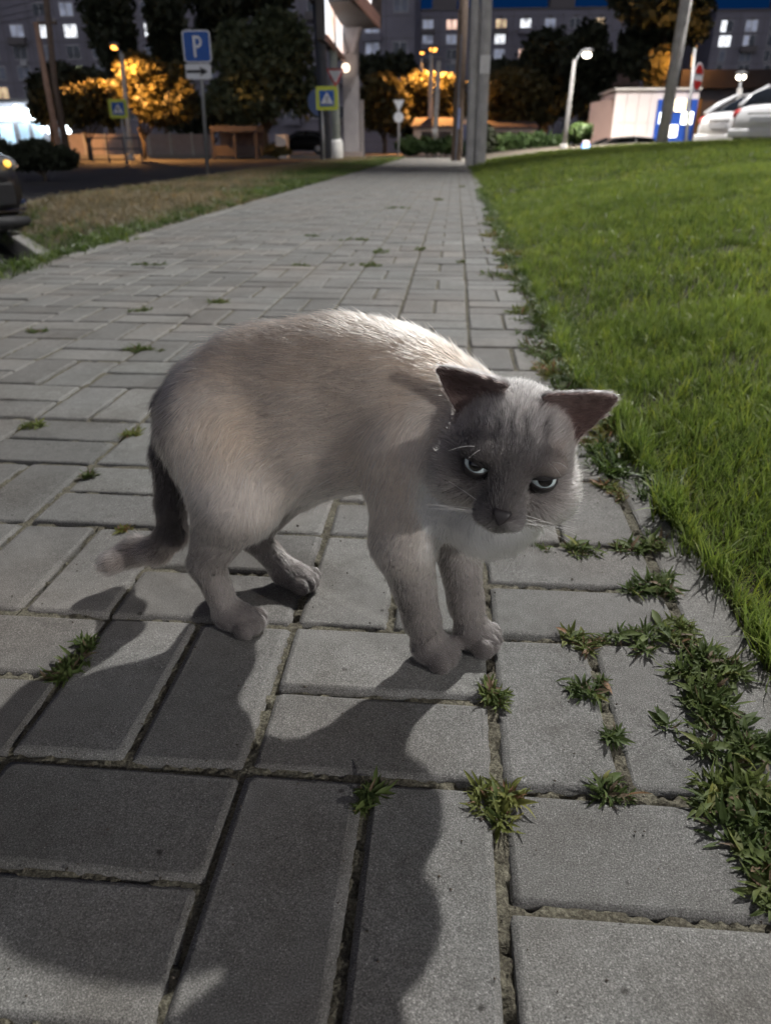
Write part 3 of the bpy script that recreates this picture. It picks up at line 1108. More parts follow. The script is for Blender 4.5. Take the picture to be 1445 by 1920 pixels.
def cat_field():
    res = 0.0019
    lo = np.array([-.45, .46, -.006])
    hi = np.array([.165, .80, .345])
    nx, ny, nz = np.ceil((hi - lo) / res).astype(int)
    F = np.full((nx, ny, nz), 1.0, np.float32)
    axs = [lo[i] + res * np.arange(n) for i, n in enumerate((nx, ny, nz))]

    def sub(mn, mx):
        i0 = np.clip(np.floor((mn - lo) / res).astype(int), 0, [nx, ny, nz])
        i1 = np.clip(np.ceil((mx - lo) / res).astype(int) + 1, 0, [nx, ny, nz])
        sl = tuple(slice(a, b) for a, b in zip(i0, i1))
        P = np.stack(np.meshgrid(*[axs[q][sl[q]] for q in range(3)], indexing='ij'), -1)
        return sl, P
    for p in PR:
        mg = p['k'] + 0.008
        if p['kind'] == 'ell':
            ext = np.sqrt(((p['ax'] * p['r'][:, None]) ** 2).sum(0)) + mg
            mn, mx = p['c'] - ext, p['c'] + ext
        else:
            rr = max(p['ra'], p['rb']) + mg
            mn, mx = np.minimum(p['a'], p['b']) - rr, np.maximum(p['a'], p['b']) + rr
        sl, P = sub(mn, mx)
        F[sl] = smin(F[sl], d_prim(p, P).astype(np.float32), p['k'])
    for e in EARS:
        c = e[0] + e[1] * e[4] / 2
        sl, P = sub(c - .045, c + .045)
        F[sl] = smin(F[sl], d_ear(e, P).astype(np.float32), 0.004)
    for e in EYES:                                     # eye sockets
        sl, P = sub(e - .03, e + .03)
        d = np.linalg.norm(P - e, axis=-1) - 0.0104
        F[sl] = -smin(-F[sl], d.astype(np.float32), 0.003)
    return F, lo, res


def surface_nets(F, lo, res):
    S = F < 0
    nx, ny, nz = F.shape
    c = np.zeros((nx - 1, ny - 1, nz - 1), np.uint8)
    for dx in (0, 1):
        for dy in (0, 1):
            for dz in (0, 1):
                c += S[dx:nx - 1 + dx, dy:ny - 1 + dy, dz:nz - 1 + dz]
    act = np.argwhere((c > 0) & (c < 8))
    vid = np.full(c.shape, -1, np.int32)
    vid[tuple(act.T)] = np.arange(len(act))
    acc = np.zeros((len(act), 3))
    cnt = np.zeros(len(act))
    corners = [(x, y, z) for x in (0, 1) for y in (0, 1) for z in (0, 1)]
    val = {k: F[act[:, 0] + k[0], act[:, 1] + k[1], act[:, 2] + k[2]] for k in corners}
    for a in corners:
        for ax in range(3):
            if a[ax] == 0:
                b = list(a)
                b[ax] = 1
                b = tuple(b)
                va, vb = val[a], val[b]
                m = (va < 0) != (vb < 0)
                t = va / np.where(m, va - vb, 1)
                p = np.array(a)[None, :] + np.zeros((len(act), 3))
                p[:, ax] += t
                acc[m] += p[m]
                cnt[m] += 1
    V = lo + (act + acc / np.maximum(cnt, 1)[:, None]) * res
    quads = []
    for ax in range(3):
        o = [slice(None)] * 3
        A = S[tuple(slice(1, -1) if q != ax else slice(0, -1) for q in range(3))]
        B = S[tuple(slice(1, -1) if q != ax else slice(1, None) for q in range(3))]
        e = np.argwhere(A != B)
        s0 = A[tuple(e.T)]
        u, v = (ax + 1) % 3, (ax + 2) % 3
        base = e.copy()
        for q in range(3):
            if q != ax:
                base[:, q] += 1
        def cell(du, dv):
            k = base.copy()
            k[:, u] -= du
            k[:, v] -= dv
            return vid[k[:, 0], k[:, 1], k[:, 2]]
        q4 = np.stack([cell(1, 1), cell(0, 1), cell(0, 0), cell(1, 0)], -1)
        q4[~s0] = q4[~s0][:, ::-1]
        quads.append(q4)
    Q = np.concatenate(quads)
    return V, Q[(Q >= 0).all(1)]


def field_grad(F, lo, res, V):
    I = np.clip(np.round((V - lo) / res).astype(int), 1, np.array(F.shape) - 2)
    x, y, z = I.T
    g = np.stack([F[x + 1, y, z] - F[x - 1, y, z], F[x, y + 1, z] - F[x, y - 1, z], F[x, y, z + 1] - F[x, y, z - 1]], -1)
    return g / np.maximum(np.linalg.norm(g, axis=1, keepdims=True), 1e-9)


REGIONS = ['body', 'chest', 'neck', 'thigh', 'leg', 'leg_up', 'paw', 'tail', 'head', 'cheek', 'face', 'muzzle', 'ear']
FUR_LEN = dict(body=.013, chest=.017, neck=.014, thigh=.014, leg=.0055, leg_up=.010, paw=.0032, tail=.0105, head=.0062, cheek=.0095, face=.0036, muzzle=.0034, ear=.0042)
FUR_LIFT = dict(body=.20, chest=.26, neck=.24, thigh=.22, leg=.22, leg_up=.22, paw=.25, tail=.35, head=.42, cheek=.40, face=.25, muzzle=.28, ear=.38)
BASE_COL = dict(body=(.40, .338, .288), chest=(.66, .62, .57), neck=(.44, .38, .33), thigh=(.43, .37, .32), leg=(.235, .205, .188), leg_up=(.42, .365, .32),
                paw=(.145, .126, .118), tail=(.034, .028, .027), head=(.33, .295, .275), cheek=(.30, .262, .235), face=(.075, .064, .061), muzzle=(.17, .155, .152), ear=(.17, .15, .142))


def cat_attrs(V, N):
    """per point: region weights -> flow, length, lift, colour"""
    ds = np.stack([d_prim(p, V) for p in PR] + [d_ear(e, V) for e in EARS], 1)
    w = np.exp(-np.clip(ds, -.03, .2) / 0.0045)
    w /= w.sum(1, keepdims=True)
    flows = np.stack([p['flow'] / np.linalg.norm(p['flow']) for p in PR] + [e[1] for e in EARS])
    regs = [p['reg'] for p in PR] + ['ear', 'ear']
    flow = w @ flows
    R = np.zeros((len(V), len(REGIONS)))
    for i, r in enumerate(regs):
        R[:, REGIONS.index(r)] += w[:, i]
    ln = R @ np.array([FUR_LEN[r] for r in REGIONS])
    lift = R @ np.array([FUR_LIFT[r] for r in REGIONS])
    col = R @ np.array([BASE_COL[r] for r in REGIONS])
    g = lambda *rs: sum(R[:, REGIONS.index(r)] for r in rs)
    st = lambda a, b, x: (lambda q: q * q * (3 - 2 * q))(np.clip((x - a) / (b - a), 0, 1))
    mix = lambda c, k, m: c * (1 - m[:, None]) + np.array(k)[None, :] * m[:, None]
    s, t, z = (V - CC) @ CU, (V - CC) @ CN, V[:, 2]
    hs, hf, hu = (V - HC) @ HS, (V - HC) @ HF, (V - HC) @ HU
    hw = np.clip(g('head', 'cheek', 'face', 'muzzle'), 0, 1)
    bodyw = np.clip(g('body', 'thigh', 'neck', 'leg_up', 'chest'), 0, 1)
    # back darker and warmer, flanks pale, belly and chest almost white
    n1 = fbm(s * 30 + 5, z * 30 + t * 14, 71, 3) - .5
    n2 = fbm(s * 60 + 5, z * 180 + t * 30, 72, 3) - .5
    col = mix(col, (.345, .268, .205), bodyw * st(.245, .315, z + n1 * .05) * .75)
    col = mix(col, (.47, .405, .35), bodyw * st(.262, .20, z + n1 * .04) * st(.30, .24, z) * .8)
    col = mix(col, (.43, .325, .235), bodyw * np.exp(-((s + .085) / .03) ** 2 - ((z - .225) / .035) ** 2) * .6)
    col = mix(col, (.29, .235, .20), bodyw * st(-.12, -.19, s) * st(.20, .26, z) * .7)
    col = mix(col, (.47, .33, .22), bodyw * st(.06, .10, s) * st(.26, .30, z) * .6)
    col = mix(col, (.85, .84, .82), g('chest') * st(.25, .19, z) * .95)
    col = mix(col, (.80, .77, .73), np.clip(g('leg_up', 'chest', 'leg'), 0, 1) * st(.085, .125, s) * st(.10, .14, z) * st(.24, .20, z) * .85)
    col = mix(col, (.92, .91, .89), (1 - np.clip(g('head', 'cheek', 'face', 'muzzle', 'ear', 'paw', 'tail'), 0, 1)) * st(.085, .115, s + n1 * .03) * st(.115, .15, z) * st(.235, .205, z) * .95)
    # dark rear of the hind legs and tail root, paler tail end
    col = mix(col, (.11, .093, .086), g('thigh', 'leg', 'body') * st(-.133, -.158, s + n1 * .02) * st(.10, .14, z) * st(.275, .255, z) * .92)
    col = mix(col, (.10, .085, .08), g('leg') * st(-.005, -.016, s - np.where(s > 0, .09, -.128)) * .55)
    col = mix(col, (.24, .195, .17), g('tail') * st(.085, .045, z))
    col = mix(col, (.43, .385, .35), g('leg') * st(.07, .13, z) * .8)
    # head: pale crown with stripes, dark mask
    hw = np.clip(g('head', 'cheek', 'face', 'muzzle'), 0, 1)
    stripe = .5 + .5 * np.sin(hs * 520 + 2.2 * fbm(hs * 60, hf * 60, 61, 2) * 4)
    col = mix(col, (.43, .39, .365), hw * st(.000, .025, hu) * st(.02, -.01, hf))
    col = mix(col, (.085, .075, .072), hw * st(-.006, .012, hf) * st(.004, .022, hu) * st(.030, .018, np.abs(hs)) * stripe * .97)
    col = mix(col, (.075, .066, .064), hw * st(.026, .034, hf) * st(.011, .004, np.abs(hs)) * st(-.016, -.008, hu) * .75)
    for sg, k in ((-1, 1.0), (1, .55)):
        m = hw * np.exp(-((hs - sg * .031) / .017) ** 2 - ((hu - .004) / .020) ** 2) * st(-.005, .012, hf)
        col = mix(col, (.055, .048, .048), m * k)
    m = hw * np.exp(-((hs - .036) / .012) ** 2 - ((hu - .024) / .010) ** 2)
    col = mix(col, (.37, .30, .255), m * .75)
    for e in EYES:
        d = np.linalg.norm(V - e, axis=1)
        col = mix(col, (.030, .026, .026), st(.0150, .0112, d))
    col = mix(col, (.03, .026, .026), g('muzzle') * st(.0022, .0010, np.abs(hs)) * st(-.019, -.021, hu) * .9)
    col = mix(col, (.33, .31, .30), g('muzzle') * st(.020, .006, np.abs(hs)) * st(-.014, -.022, hu) * .55)
    col = mix(col, (.46, .42, .385), hw * st(-.012, -.030, hu) * st(.045, .02, hf) * .6)
    col = mix(col, (.10, .085, .082), hw * st(.026, .040, np.abs(hs)) * st(.022, .030, hu) * st(-.012, .006, hf) * .8)
    col = col * .88 + col.mean(1, keepdims=True) * .12
    col = col * (1.12 + .42 * np.clip(bodyw * (1 - hw), 0, 1))[:, None]
    col = col * (1 + np.array([.07, .0, -.08])[None, :] * np.clip(bodyw * (1 - hw), 0, 1)[:, None] * st(.17, .24, z)[:, None] * .6)
    col = col * (1 + .28 * n2[:, None] + .22 * n1[:, None])
    # inside of the ears: dark, almost bare skin
    earw = g('ear')
    inner = np.zeros(len(V))
    for e in EARS:
        inner = np.maximum(inner, st(.1, .5, N @ e[3]) * (d_ear(e, V) < .004))
    col = mix(col, (.135, .085, .075), np.clip(inner * earw * 1.6, 0, 1))
    ln = np.maximum(ln, .002)
    deye = np.min([np.linalg.norm(V - e, axis=1) for e in EYES], axis=0)
    ln = ln * (.25 + .75 * st(.011, .022, deye))
    return flow, ln, lift, np.clip(col, .01, .95)


F, _lo, _res = cat_field()
CV, CQ = surface_nets(F, _lo, _res)
# relax the stair steps a little
_nb = np.concatenate([CQ[:, [0, 1]], CQ[:, [1, 2]], CQ[:, [2, 3]], CQ[:, [3, 0]]])
for _ in range(2):
    acc = np.zeros_like(CV)
    cnt = np.zeros(len(CV))
    for a, b in ((0, 1), (1, 0)):
        for q in range(3):
            acc[:, q] += np.bincount(_nb[:, a], CV[_nb[:, b], q], len(CV))
        cnt += np.bincount(_nb[:, a], minlength=len(CV))
    CV = CV * .5 + .5 * acc / np.maximum(cnt, 1)[:, None]
CV[:, 2] = np.maximum(CV[:, 2], 0.0012)
CNRM = field_grad(F, _lo, _res, CV)
_flow, _ln, _lift, _col = cat_attrs(CV, CNRM)

me = bpy.data.meshes.new('cat')
quads_into(me, CV, CQ)
me.polygons.foreach_set('use_smooth', [True] * len(me.polygons))
ca = me.color_attributes.new('coat', 'FLOAT_COLOR', 'POINT')
ca.data.foreach_set('color', np.concatenate([_col * .72, np.ones((len(_col), 1))], 1).astype(np.float32).ravel())
m, nt, bs = new_mat('cat_skin')
an = nt.nodes.new('ShaderNodeAttribute')
an.attribute_name = 'coat'
nt.links.new(an.outputs['Color'], bs.inputs['Base Color'])
bs.inputs['Roughness'].default_value = 0.9
bump(nt, bs, noise(nt, 900, 3).outputs[0], .5, .001)
me.materials.append(m)
cat = link('cat', me)
tag(cat, 'pale grey cat with dark face and tail standing on the paving, head lowered', 'cat')

# fur: strands rooted on the skin, combed along the body
tri = np.concatenate([CQ[:, [0, 1, 2]], CQ[:, [0, 2, 3]]])
A, B, C3 = CV[tri[:, 0]], CV[tri[:, 1]], CV[tri[:, 2]]
area = np.linalg.norm(np.cross(B - A, C3 - A), axis=1) / 2
mid = (A + B + C3) / 3
dens = np.ones(len(tri))
hd = np.linalg.norm(mid - HC, axis=1)
dens *= np.where(hd < .085, 2.2, 1.0)
dens *= np.where(mid[:, 2] < .11, 1.6, 1.0)
for e in EYES:
    dens *= np.where(np.linalg.norm(mid - e, axis=1) < .0112, 0, 1)
prob = area * dens
NH = 170000
pick = RNG.choice(len(tri), NH, p=prob / prob.sum())
r1, r2 = np.sqrt(RNG.random(NH)), RNG.random(NH)
ba = np.stack([1 - r1, r1 * (1 - r2), r1 * r2], -1)
T3 = tri[pick]
lerp = lambda arr: (arr[T3] * (ba[..., None] if arr.ndim == 2 else ba)).sum(1)
root = lerp(CV)
nrm = lerp(CNRM)
nrm /= np.maximum(np.linalg.norm(nrm, axis=1, keepdims=True), 1e-9)
fl, ln, lift, col = lerp(_flow), lerp(_ln), lerp(_lift), lerp(_col)
# clumping and waviness from a slow noise
q1 = fbm(root[:, 0] * 55 + root[:, 1] * 37, root[:, 2] * 55 - root[:, 1] * 21, 81, 3) - .5
q2 = fbm(root[:, 0] * 45 - root[:, 1] * 31, root[:, 2] * 45 + root[:, 1] * 17, 82, 3) - .5
fl = fl - nrm * (fl * nrm).sum(1, keepdims=True)
fl /= np.maximum(np.linalg.norm(fl, axis=1, keepdims=True), 1e-6)
side = np.cross(nrm, fl)
fl = fl + side * (q1 * .9)[:, None] + RNG.normal(0, .13, (NH, 3))
lift = np.clip(lift + q2 * .25 + RNG.normal(0, .06, NH), .06, .9)
ln = ln * RNG.uniform(.65, 1.2, NH)
guard = RNG.random(NH) < .07
ln = np.where(guard, ln * 1.4, ln)
NP = 5
tt = np.linspace(0, 1, NP)
pos = np.zeros((NH, NP, 3), np.float32)
for i, tq in enumerate(tt):
    # leave the skin at an angle, then lie over
    d = fl * (tq * (.85 + .15 * tq)) [..., None] if False else fl * tq + nrm * (lift * (1.5 * tq - .75 * tq * tq))[:, None]
    pos[:, i] = root + d * ln[:, None]
pos[:, :, 2] = np.maximum(pos[:, :, 2], .0006)
rad = (0.000125 * (1 - .85 * tt ** 1.5))[None, :] * np.where(ln < .005, .75, 1.0)[:, None]
hc = bpy.data.hair_curves.new('fur')
hc.add_curves([NP] * NH)
hc.position_data.foreach_set('vector', pos.ravel())
ra = hc.attributes.get('radius') or hc.attributes.new('radius', 'FLOAT', 'POINT')
ra.data.foreach_set('value', rad.astype(np.float32).ravel())
colr = np.clip(col * (1 + RNG.normal(0, .16, NH))[:, None] * np.where(guard, 1.6, 1.0)[:, None], .008, .95)
at_ = hc.attributes.new('strand_colour', 'FLOAT_COLOR', 'CURVE')
at_.data.foreach_set('color', np.concatenate([colr, np.ones((NH, 1))], 1).astype(np.float32).ravel())
m = bpy.data.materials.new('cat_fur')
m.use_nodes = True
nt = m.node_tree
nt.nodes.clear()
ho = nt.nodes.new('ShaderNodeOutputMaterial')
hb_ = nt.nodes.new('ShaderNodeBsdfHairPrincipled')
hb_.model = 'CHIANG'
hb_.parametrization = 'COLOR'
hb_.inputs['Roughness'].default_value = .38
hb_.inputs['Radial Roughness'].default_value = .55
an = nt.nodes.new('ShaderNodeAttribute')
an.attribute_name = 'strand_colour'
nt.links.new(an.outputs['Color'], hb_.inputs['Color'])
nt.links.new(hb_.outputs[0], ho.inputs['Surface'])
hc.materials.append(m)
link('fur', hc, cat)

# eyes
m, nt, bs = new_mat('cat_eye')
tc = nt.nodes.new('ShaderNodeTexCoord')
sx = nt.nodes.new('ShaderNodeSeparateXYZ')
nt.links.new(tc.outputs['Object'], sx.inputs[0])
ln_ = nt.nodes.new('ShaderNodeVectorMath')
ln_.operation = 'LENGTH'
cx = nt.nodes.new('ShaderNodeCombineXYZ')
nt.links.new(sx.outputs[0], cx.inputs[0])
nt.links.new(sx.outputs[1], cx.inputs[1])
nt.links.new(cx.outputs[0], ln_.inputs[0])
rp = ramp(nt, ln_.outputs['Value'], [(0.0, (.004, .004, .005)), (0.52, (.004, .004, .005)), (0.58, (.45, .54, .55)), (0.80, (.78, .88, .87)), (0.93, (.35, .42, .44)), (0.97, (.02, .02, .02))])
mp = nt.nodes.new('ShaderNodeMath')
mp.operation = 'DIVIDE'
mp.inputs[1].default_value = .0102
nt.links.new(ln_.outputs['Value'], mp.inputs[0])
nt.links.new(mp.outputs[0], rp.inputs[0])
nt.links.new(rp.outputs[0], bs.inputs['Base Color'])
bs.inputs['Roughness'].default_value = .08
bs.inputs['Coat Weight'].default_value = .6
M_EYE = m
M_LID = paint('eyelid_skin', (.020, .017, .017), .55, 0, .2, 300)
eye_me = MB().ball((0, 0, 0), .0102, 32, 24).mesh('eye', M_EYE, True)
gaze = HF * .86 + HU * .50
gaze /= np.linalg.norm(gaze)
for e, s in zip(EYES, (-1, 1)):
    g = gaze + HS * s * .14
    g /= np.linalg.norm(g)
    xx_ = np.cross(HU, g)
    xx_ /= np.linalg.norm(xx_)
    yy_ = np.cross(g, xx_)
    M4 = Matrix(((xx_[0], yy_[0], g[0], e[0]), (xx_[1], yy_[1], g[1], e[1]), (xx_[2], yy_[2], g[2], e[2]), (0, 0, 0, 1)))
    eo = link('eye', eye_me, cat)
    eo.matrix_world = M4
    # eyelids: two curved shells over the ball, slit slanting up to the outside
    for up_, edge, slope in ((1, -.04, .30), (-1, -.64, .10)):
        vs, fs = [], []
        nu, nv = 20, 8
        for j in range(nv + 1):
            for i in range(nu + 1):
                a = -1.35 + 2.7 * i / nu
                lim = (edge if up_ > 0 else edge * math.cos(a * 1.1)) + slope * math.sin(a) * s * .6
                el2 = lim + (up_ * 1.35 - lim) * j / nv
                rr_ = .0106 + .0004 * math.sin(math.pi * min(j, 2) / 2.0)
                vs.append((rr_ * math.cos(el2) * math.sin(a), rr_ * math.sin(el2), rr_ * math.cos(el2) * math.cos(a)))
        for j in range(nv):
            for i in range(nu):
                q = j * (nu + 1) + i
                fs.append((q, q + 1, q + nu + 2, q + nu + 1))
        lm = MB().add(vs, fs).mesh('eyelid', M_LID, True)
        lo_ = link('eyelid', lm, eo)
        so = lo_.modifiers.new('thick', 'SOLIDIFY')
        so.thickness = .0006

# nose pad
M_NOSE = paint('nose_leather', (.022, .018, .019), .5, 0, .2, 900)
vs = []
nose = [(-.0068, .0060), (0, .0070), (.0068, .0060), (.0060, .0015), (.0022, -.0045), (0, -.0062), (-.0022, -.0045), (-.0060, .0015)]
nb = MB()
o_ = Hd(0, .0730, -.0125)
pv = [o_ + HS * a * 1.2 + HU * b * .95 + HF * (b * -.55 - .0022) for a, b in nose] + [o_ + HS * a * .9 + HU * b * .75 + HF * (b * -.3 + .0014) for a, b in nose]
pb = [o_ + HS * a * 1.05 + HU * b * .85 + HF * (b * -.55 - .010) for a, b in nose]
nb.add(list(pv[:8]) + list(pv[8:]) + pb, [(i, (i + 1) % 8, 8 + (i + 1) % 8, 8 + i) for i in range(8)] + [tuple(range(8, 16))] + [(16 + i, 16 + (i + 1) % 8, (i + 1) % 8, i) for i in range(8)])
no = nb.build('nose', M_NOSE, cat, smooth=True)
no.modifiers.new('sub', 'SUBSURF').render_levels = 2
# whiskers and brow hairs
wp, wr_ = [], []
for s in (-1, 1):
    for k in range(9):
        a = RNG.uniform(-.5, .35)
        st_ = Hd(s * RNG.uniform(.008, .018), .060 - RNG.uniform(0, .008), -.021 - RNG.uniform(-.004, .006))
        dr = HS * s * .9 + HF * RNG.uniform(-.35, .25) + HU * a * .8
        L = RNG.uniform(.035, .062)
        wp.append([st_ + dr * L * q + (-HU * .25 - HF * .2) * L * q * q for q in np.linspace(0, 1, 6)])
    for k in range(2):
        st_ = Hd(s * RNG.uniform(.018, .026), .040, .022)
        dr = HS * s * RNG.uniform(.4, .8) + HF * .5 + HU * RNG.uniform(.2, .6)
        L = RNG.uniform(.02, .032)
        wp.append([st_ + dr * L * q - HU * .35 * L * q * q for q in np.linspace(0, 1, 6)])
wp = np.array(wp, np.float32)
wc = bpy.data.hair_curves.new('whiskers')
wc.add_curves([6] * len(wp))
wc.position_data.foreach_set('vector', wp.ravel())
ra = wc.attributes.get('radius') or wc.attributes.new('radius', 'FLOAT', 'POINT')
ra.data.foreach_set('value', np.tile(np.array([.00018, .00016, .00014, .00011, .00008, .00003], np.float32), len(wp)))
wc.materials.append(paint('whisker_white', (.75, .73, .70), .4, 0, .05))
link('whiskers', wc, cat)

# =================================================================== street lamps and poles
M_CONC = paint('pole_concrete', (.47, .46, .44), .9, 0, .18, 6)
M_STEEL = paint('galvanised_steel', (.36, .37, .38), .5, .6, .12, 20)
M_DARKSTEEL = paint('dark_blue_steel', (.070, .078, .105), .5, .2, .15, 8)
M_WOOD = paint('weathered_pole', (.16, .12, .095), .9, 0, .25, 9)
M_HOUSING = paint('lamp_housing', (.20, .20, .21), .5, .3, .1, 15)
G_WHITE = glow('lamp_white', (1.0, .90, .74), 12)
G_SODIUM = glow('lamp_sodium', (1.0, .40, .07), 5)
C_WHITE, C_SOD = (1.0, .90, .76), (1.0, .46, .13)


def point(name, loc, watts, col, radius=.12):
    d = bpy.data.lights.new(name, 'POINT')
    d.energy = watts
    d.color = col
    d.shadow_soft_size = radius
    o = bpy.data.objects.new(name, d)
    COL.objects.link(o)
    o.location = tuple(map(float, loc))
    return o


def lamp_post(name, label, base, top, head, gm, watts, col, r0=.10, r1=.06, size=.22, mat=None, group=None, light=None):
    """mast from base to top, an arm to the head, housing, lit lens and its own light"""
    base, top, head = [np.array(q, float) for q in (base, top, head)]
    t = thing(name, label, 'street lamp', base, 0, group)
    rel = lambda q: tuple(q - base)
    MB().tube([(0, 0, -.3), rel(base * .7 + top * .3), rel(top)], [r0, r0 * .9, r1], 12).build('mast', mat or M_CONC, t, True)
    MB().tube([rel(base + np.array([0, 0, -.1])), rel(base + np.array([0, 0, .25]))], [r0 * 1.5, r0 * 1.25], 12).build('base_collar', mat or M_CONC, t, True)
    MB().tube([rel(top - [0, 0, .05]), rel(top * .5 + head * .5 + [0, 0, .12]), rel(head + [0, 0, .10])], r1 * .55, 8).build('arm', M_STEEL, t, True)
    h = MB()
    h.ball(rel(head + np.array([0, 0, .07])), (size * 1.15, size * .95, size * .42), 14, 8)
    h.build('housing', M_HOUSING, t, True)
    lens = MB().ball(rel(head - np.array([0, 0, size * .28])), (size * .85, size * .75, size * .50), 14, 8).build('lens', gm, t, True)
    if watts:
        src = head - np.array([0, -.15, size * 1.05 + .1])
        spot(name + '_light', src, src + np.array([0, .12, -1.0]), watts, col, 170, .10, .5)
    return t


def P3(px, py, y):
    return at_y(px, py, y)


# white lamps on the slope to the right
y = 24.0
lamp_post('street_lamp', 'white street lamp on a slim bent post left of the pink kiosk', (x_at(1057, y), y, .20), P3(1077, 112, y), P3(1100, 100, y + 1.0), G_WHITE, 1700, C_WHITE, .07, .045, .15)
y = 34.0
lamp_post('street_lamp', 'white street lamp behind the white cars at the right', (x_at(1378, y), y, -.3), P3(1386, 165, y), P3(1389, 141, y + 1.0), G_WHITE, 500, C_WHITE, .12, .10, .22)
# sodium lamps
y = 38.5
lamp_post('street_lamp', 'orange street lamp over the lit bush at the left', (x_at(242, y), y, -.25), P3(228, 100, y), P3(215, 86, y + 1.6), G_SODIUM, 4600, C_SOD, .13, .09, .22)
y = 51.0
lamp_post('street_lamp', 'orange street lamp above the lit trees in the middle', (x_at(806, y), y, -.15), P3(808, 104, y), P3(812, 90, y + 1.6), G_SODIUM, 5600, C_SOD, .17, .12, .27)
y = 78.0
lamp_post('street_lamp', 'small far orange street lamp left of the middle one', (x_at(790, y), y, -.15), P3(790, 110, y), P3(791, 98, y), G_SODIUM, 200, C_SOD, .15, .10, .22)
lamp_post('street_lamp', 'small far orange street lamp above the red round sign', (x_at(1296, 60.), 60, -.15), P3(1299, 100, 60.), P3(1301, 86, 60.), G_SODIUM, 500, C_SOD, .16, .10, .20)

# tall concrete double mast on the lawn; its floodlight lights the paving and the cat
y = 20.2
bx0 = x_at(1241, y)
zb = float(lawn_z(np.array(bx0), np.array(y))) - .03
t = thing('flood_light_mast', 'leaning tapered concrete mast standing in front of the pink kiosk', 'street lamp', (bx0, y, zb))
top_x = x_at(1286, y, 5)
slope_ = (top_x - bx0) / (z_at(1286, 5, y) - zb)
Hm = 17.9
lean = .25
MB().tube([(-.055, 0, -.3), (slope_ * 3 - .05, 0, 3), (slope_ * 3 + lean, 0, Hm)], [.105, .095, .06], 10).build('mast', M_CONC, t, True)
MB().tube([(.06, .06, -.3), (slope_ * 3 + .075, .05, 3.1)], [.065, .055], 10).build('side_strut', M_CONC, t, True)
for k in range(5):
    zz = .6 + k * .6
    MB().box(slope_ * zz - .06, slope_ * zz + .08, -.03, .05, zz, zz + .09).build('tie_plate', M_CONC, t)
hx = slope_ * 3 + lean
MB().tube([(hx, 0, Hm - .1), (hx + 1.6, -.3, Hm + .25), (hx + 3.3, -.5, Hm + .25)], .035, 8).build('arm', M_STEEL, t, True)
MB().box(hx + 3.0, hx + 3.6, -.75, -.35, Hm + .12, Hm + .24).build('housing', M_HOUSING, t, bevel=.03)
MB().box(hx + 3.05, hx + 3.55, -.71, -.39, Hm + .09, Hm + .118).build('lens', G_WHITE, t)
LAMP_A = np.array([bx0 + hx + 3.3, y - .55, zb + Hm - .08])
spot('flood_light', LAMP_A, (.35, .9, .0), KEY_A, (1.0, .985, .955), 66, .24, 1.0)

MB().box(hx - .5, hx + .1, .35, .75, Hm + .12, Hm + .24).build('housing', M_HOUSING, t, bevel=.03)  # second lamp head, added to brighten the kiosk and the white cars
MB().box(hx - .45, hx + .05, .39, .71, Hm + .09, Hm + .118).build('lens', G_WHITE, t)
MB().tube([(hx, 0, Hm - .1), (hx - .2, .55, Hm + .18)], .035, 8).build('arm', M_STEEL, t, True)
spot('car_park_light', (bx0 + hx - .2, y + .55, zb + Hm - .05), (bx0 + 3.0, y + 6.5, 0), 30000, (1.0, .96, .92), 84, .24, .8)

# park lamp out of the picture on the right, nearer than the camera
b0 = np.array([7.5, -4.9, .40])
lamp_post('street_lamp', 'white park lamp on the lawn right of the camera, outside the picture', b0, b0 + [0, 0, 3.15], b0 + [-.3, .1, 3.2], G_WHITE, 0, C_WHITE, .07, .045, .20)
spot('park_light', b0 + [-.3, .1, 2.95], (0, .6, .15), KEY_B, (1.0, .98, .96), 128, .13, .6)

# twin concrete pole with a paper notice
y = 18.0
pxs = (883, 900)
zb = .02
t = thing('twin_pole', 'pair of pale concrete poles with a paper notice beside the path', 'pole', (x_at(893, y), y, zb))
x0 = x_at(893, y)
for a, b, r_ in ((883, 890, .105), (901, 911, .125)):
    xb_, xt = x_at(a, y) - x0, x_at(b, y, 0) - x0
    zt = z_at(b, 0, y) - zb
    k_ = (xt - xb_) / zt
    MB().tube([(xb_, 0 if a == 883 else -.1, -.3), (xb_ + k_ * zt * .9, 0 if a == 883 else -.1, zt), (xb_ + k_ * zt * 2.0, 0, zt * 2.4)], [r_, r_ * .93, r_ * .7], 8).build('pole', M_CONC, t)
zp = z_at(908, 140, y) - zb
xp = x_at(908, y, 130) - x0
MB().box(xp - .105, xp + .10, -.232, -.226, zp, zp + .33).build('notice', paint('paper', (.78, .77, .74), .8, 0, .08, 12), t)
zp = z_at(898, 268, y)
# brown wooden pole
y = 24.0
t = thing('wooden_pole', 'brown wooden pole at the right edge of the path end', 'pole', (x_at(856, y), y, -.02))
xt = x_at(869, y, 0) - x_at(856, y)
zt = z_at(869, 0, y)
MB().tube([(0, 0, -.3), (xt, 0, zt), (xt * 2, 0, zt * 2)], [.155, .13, .10], 10).build('pole', M_WOOD, t, True)
for k, pyy in enumerate((212, 232)):
    zz = z_at(860, pyy, y)
    MB().box(-.03 + xt * zz / zt, .05 + xt * zz / zt, -.175, -.14, zz - .12, zz + .14).build('notice', paint('blue_notice', (.20, .24, .42), .7, 0, .2, 15), t)
MB().tube([(-.02, -.17, .0), (-.02 + xt * .8, -.15, zt * .8)], .022, 6).build('conduit', M_DARKSTEEL, t)
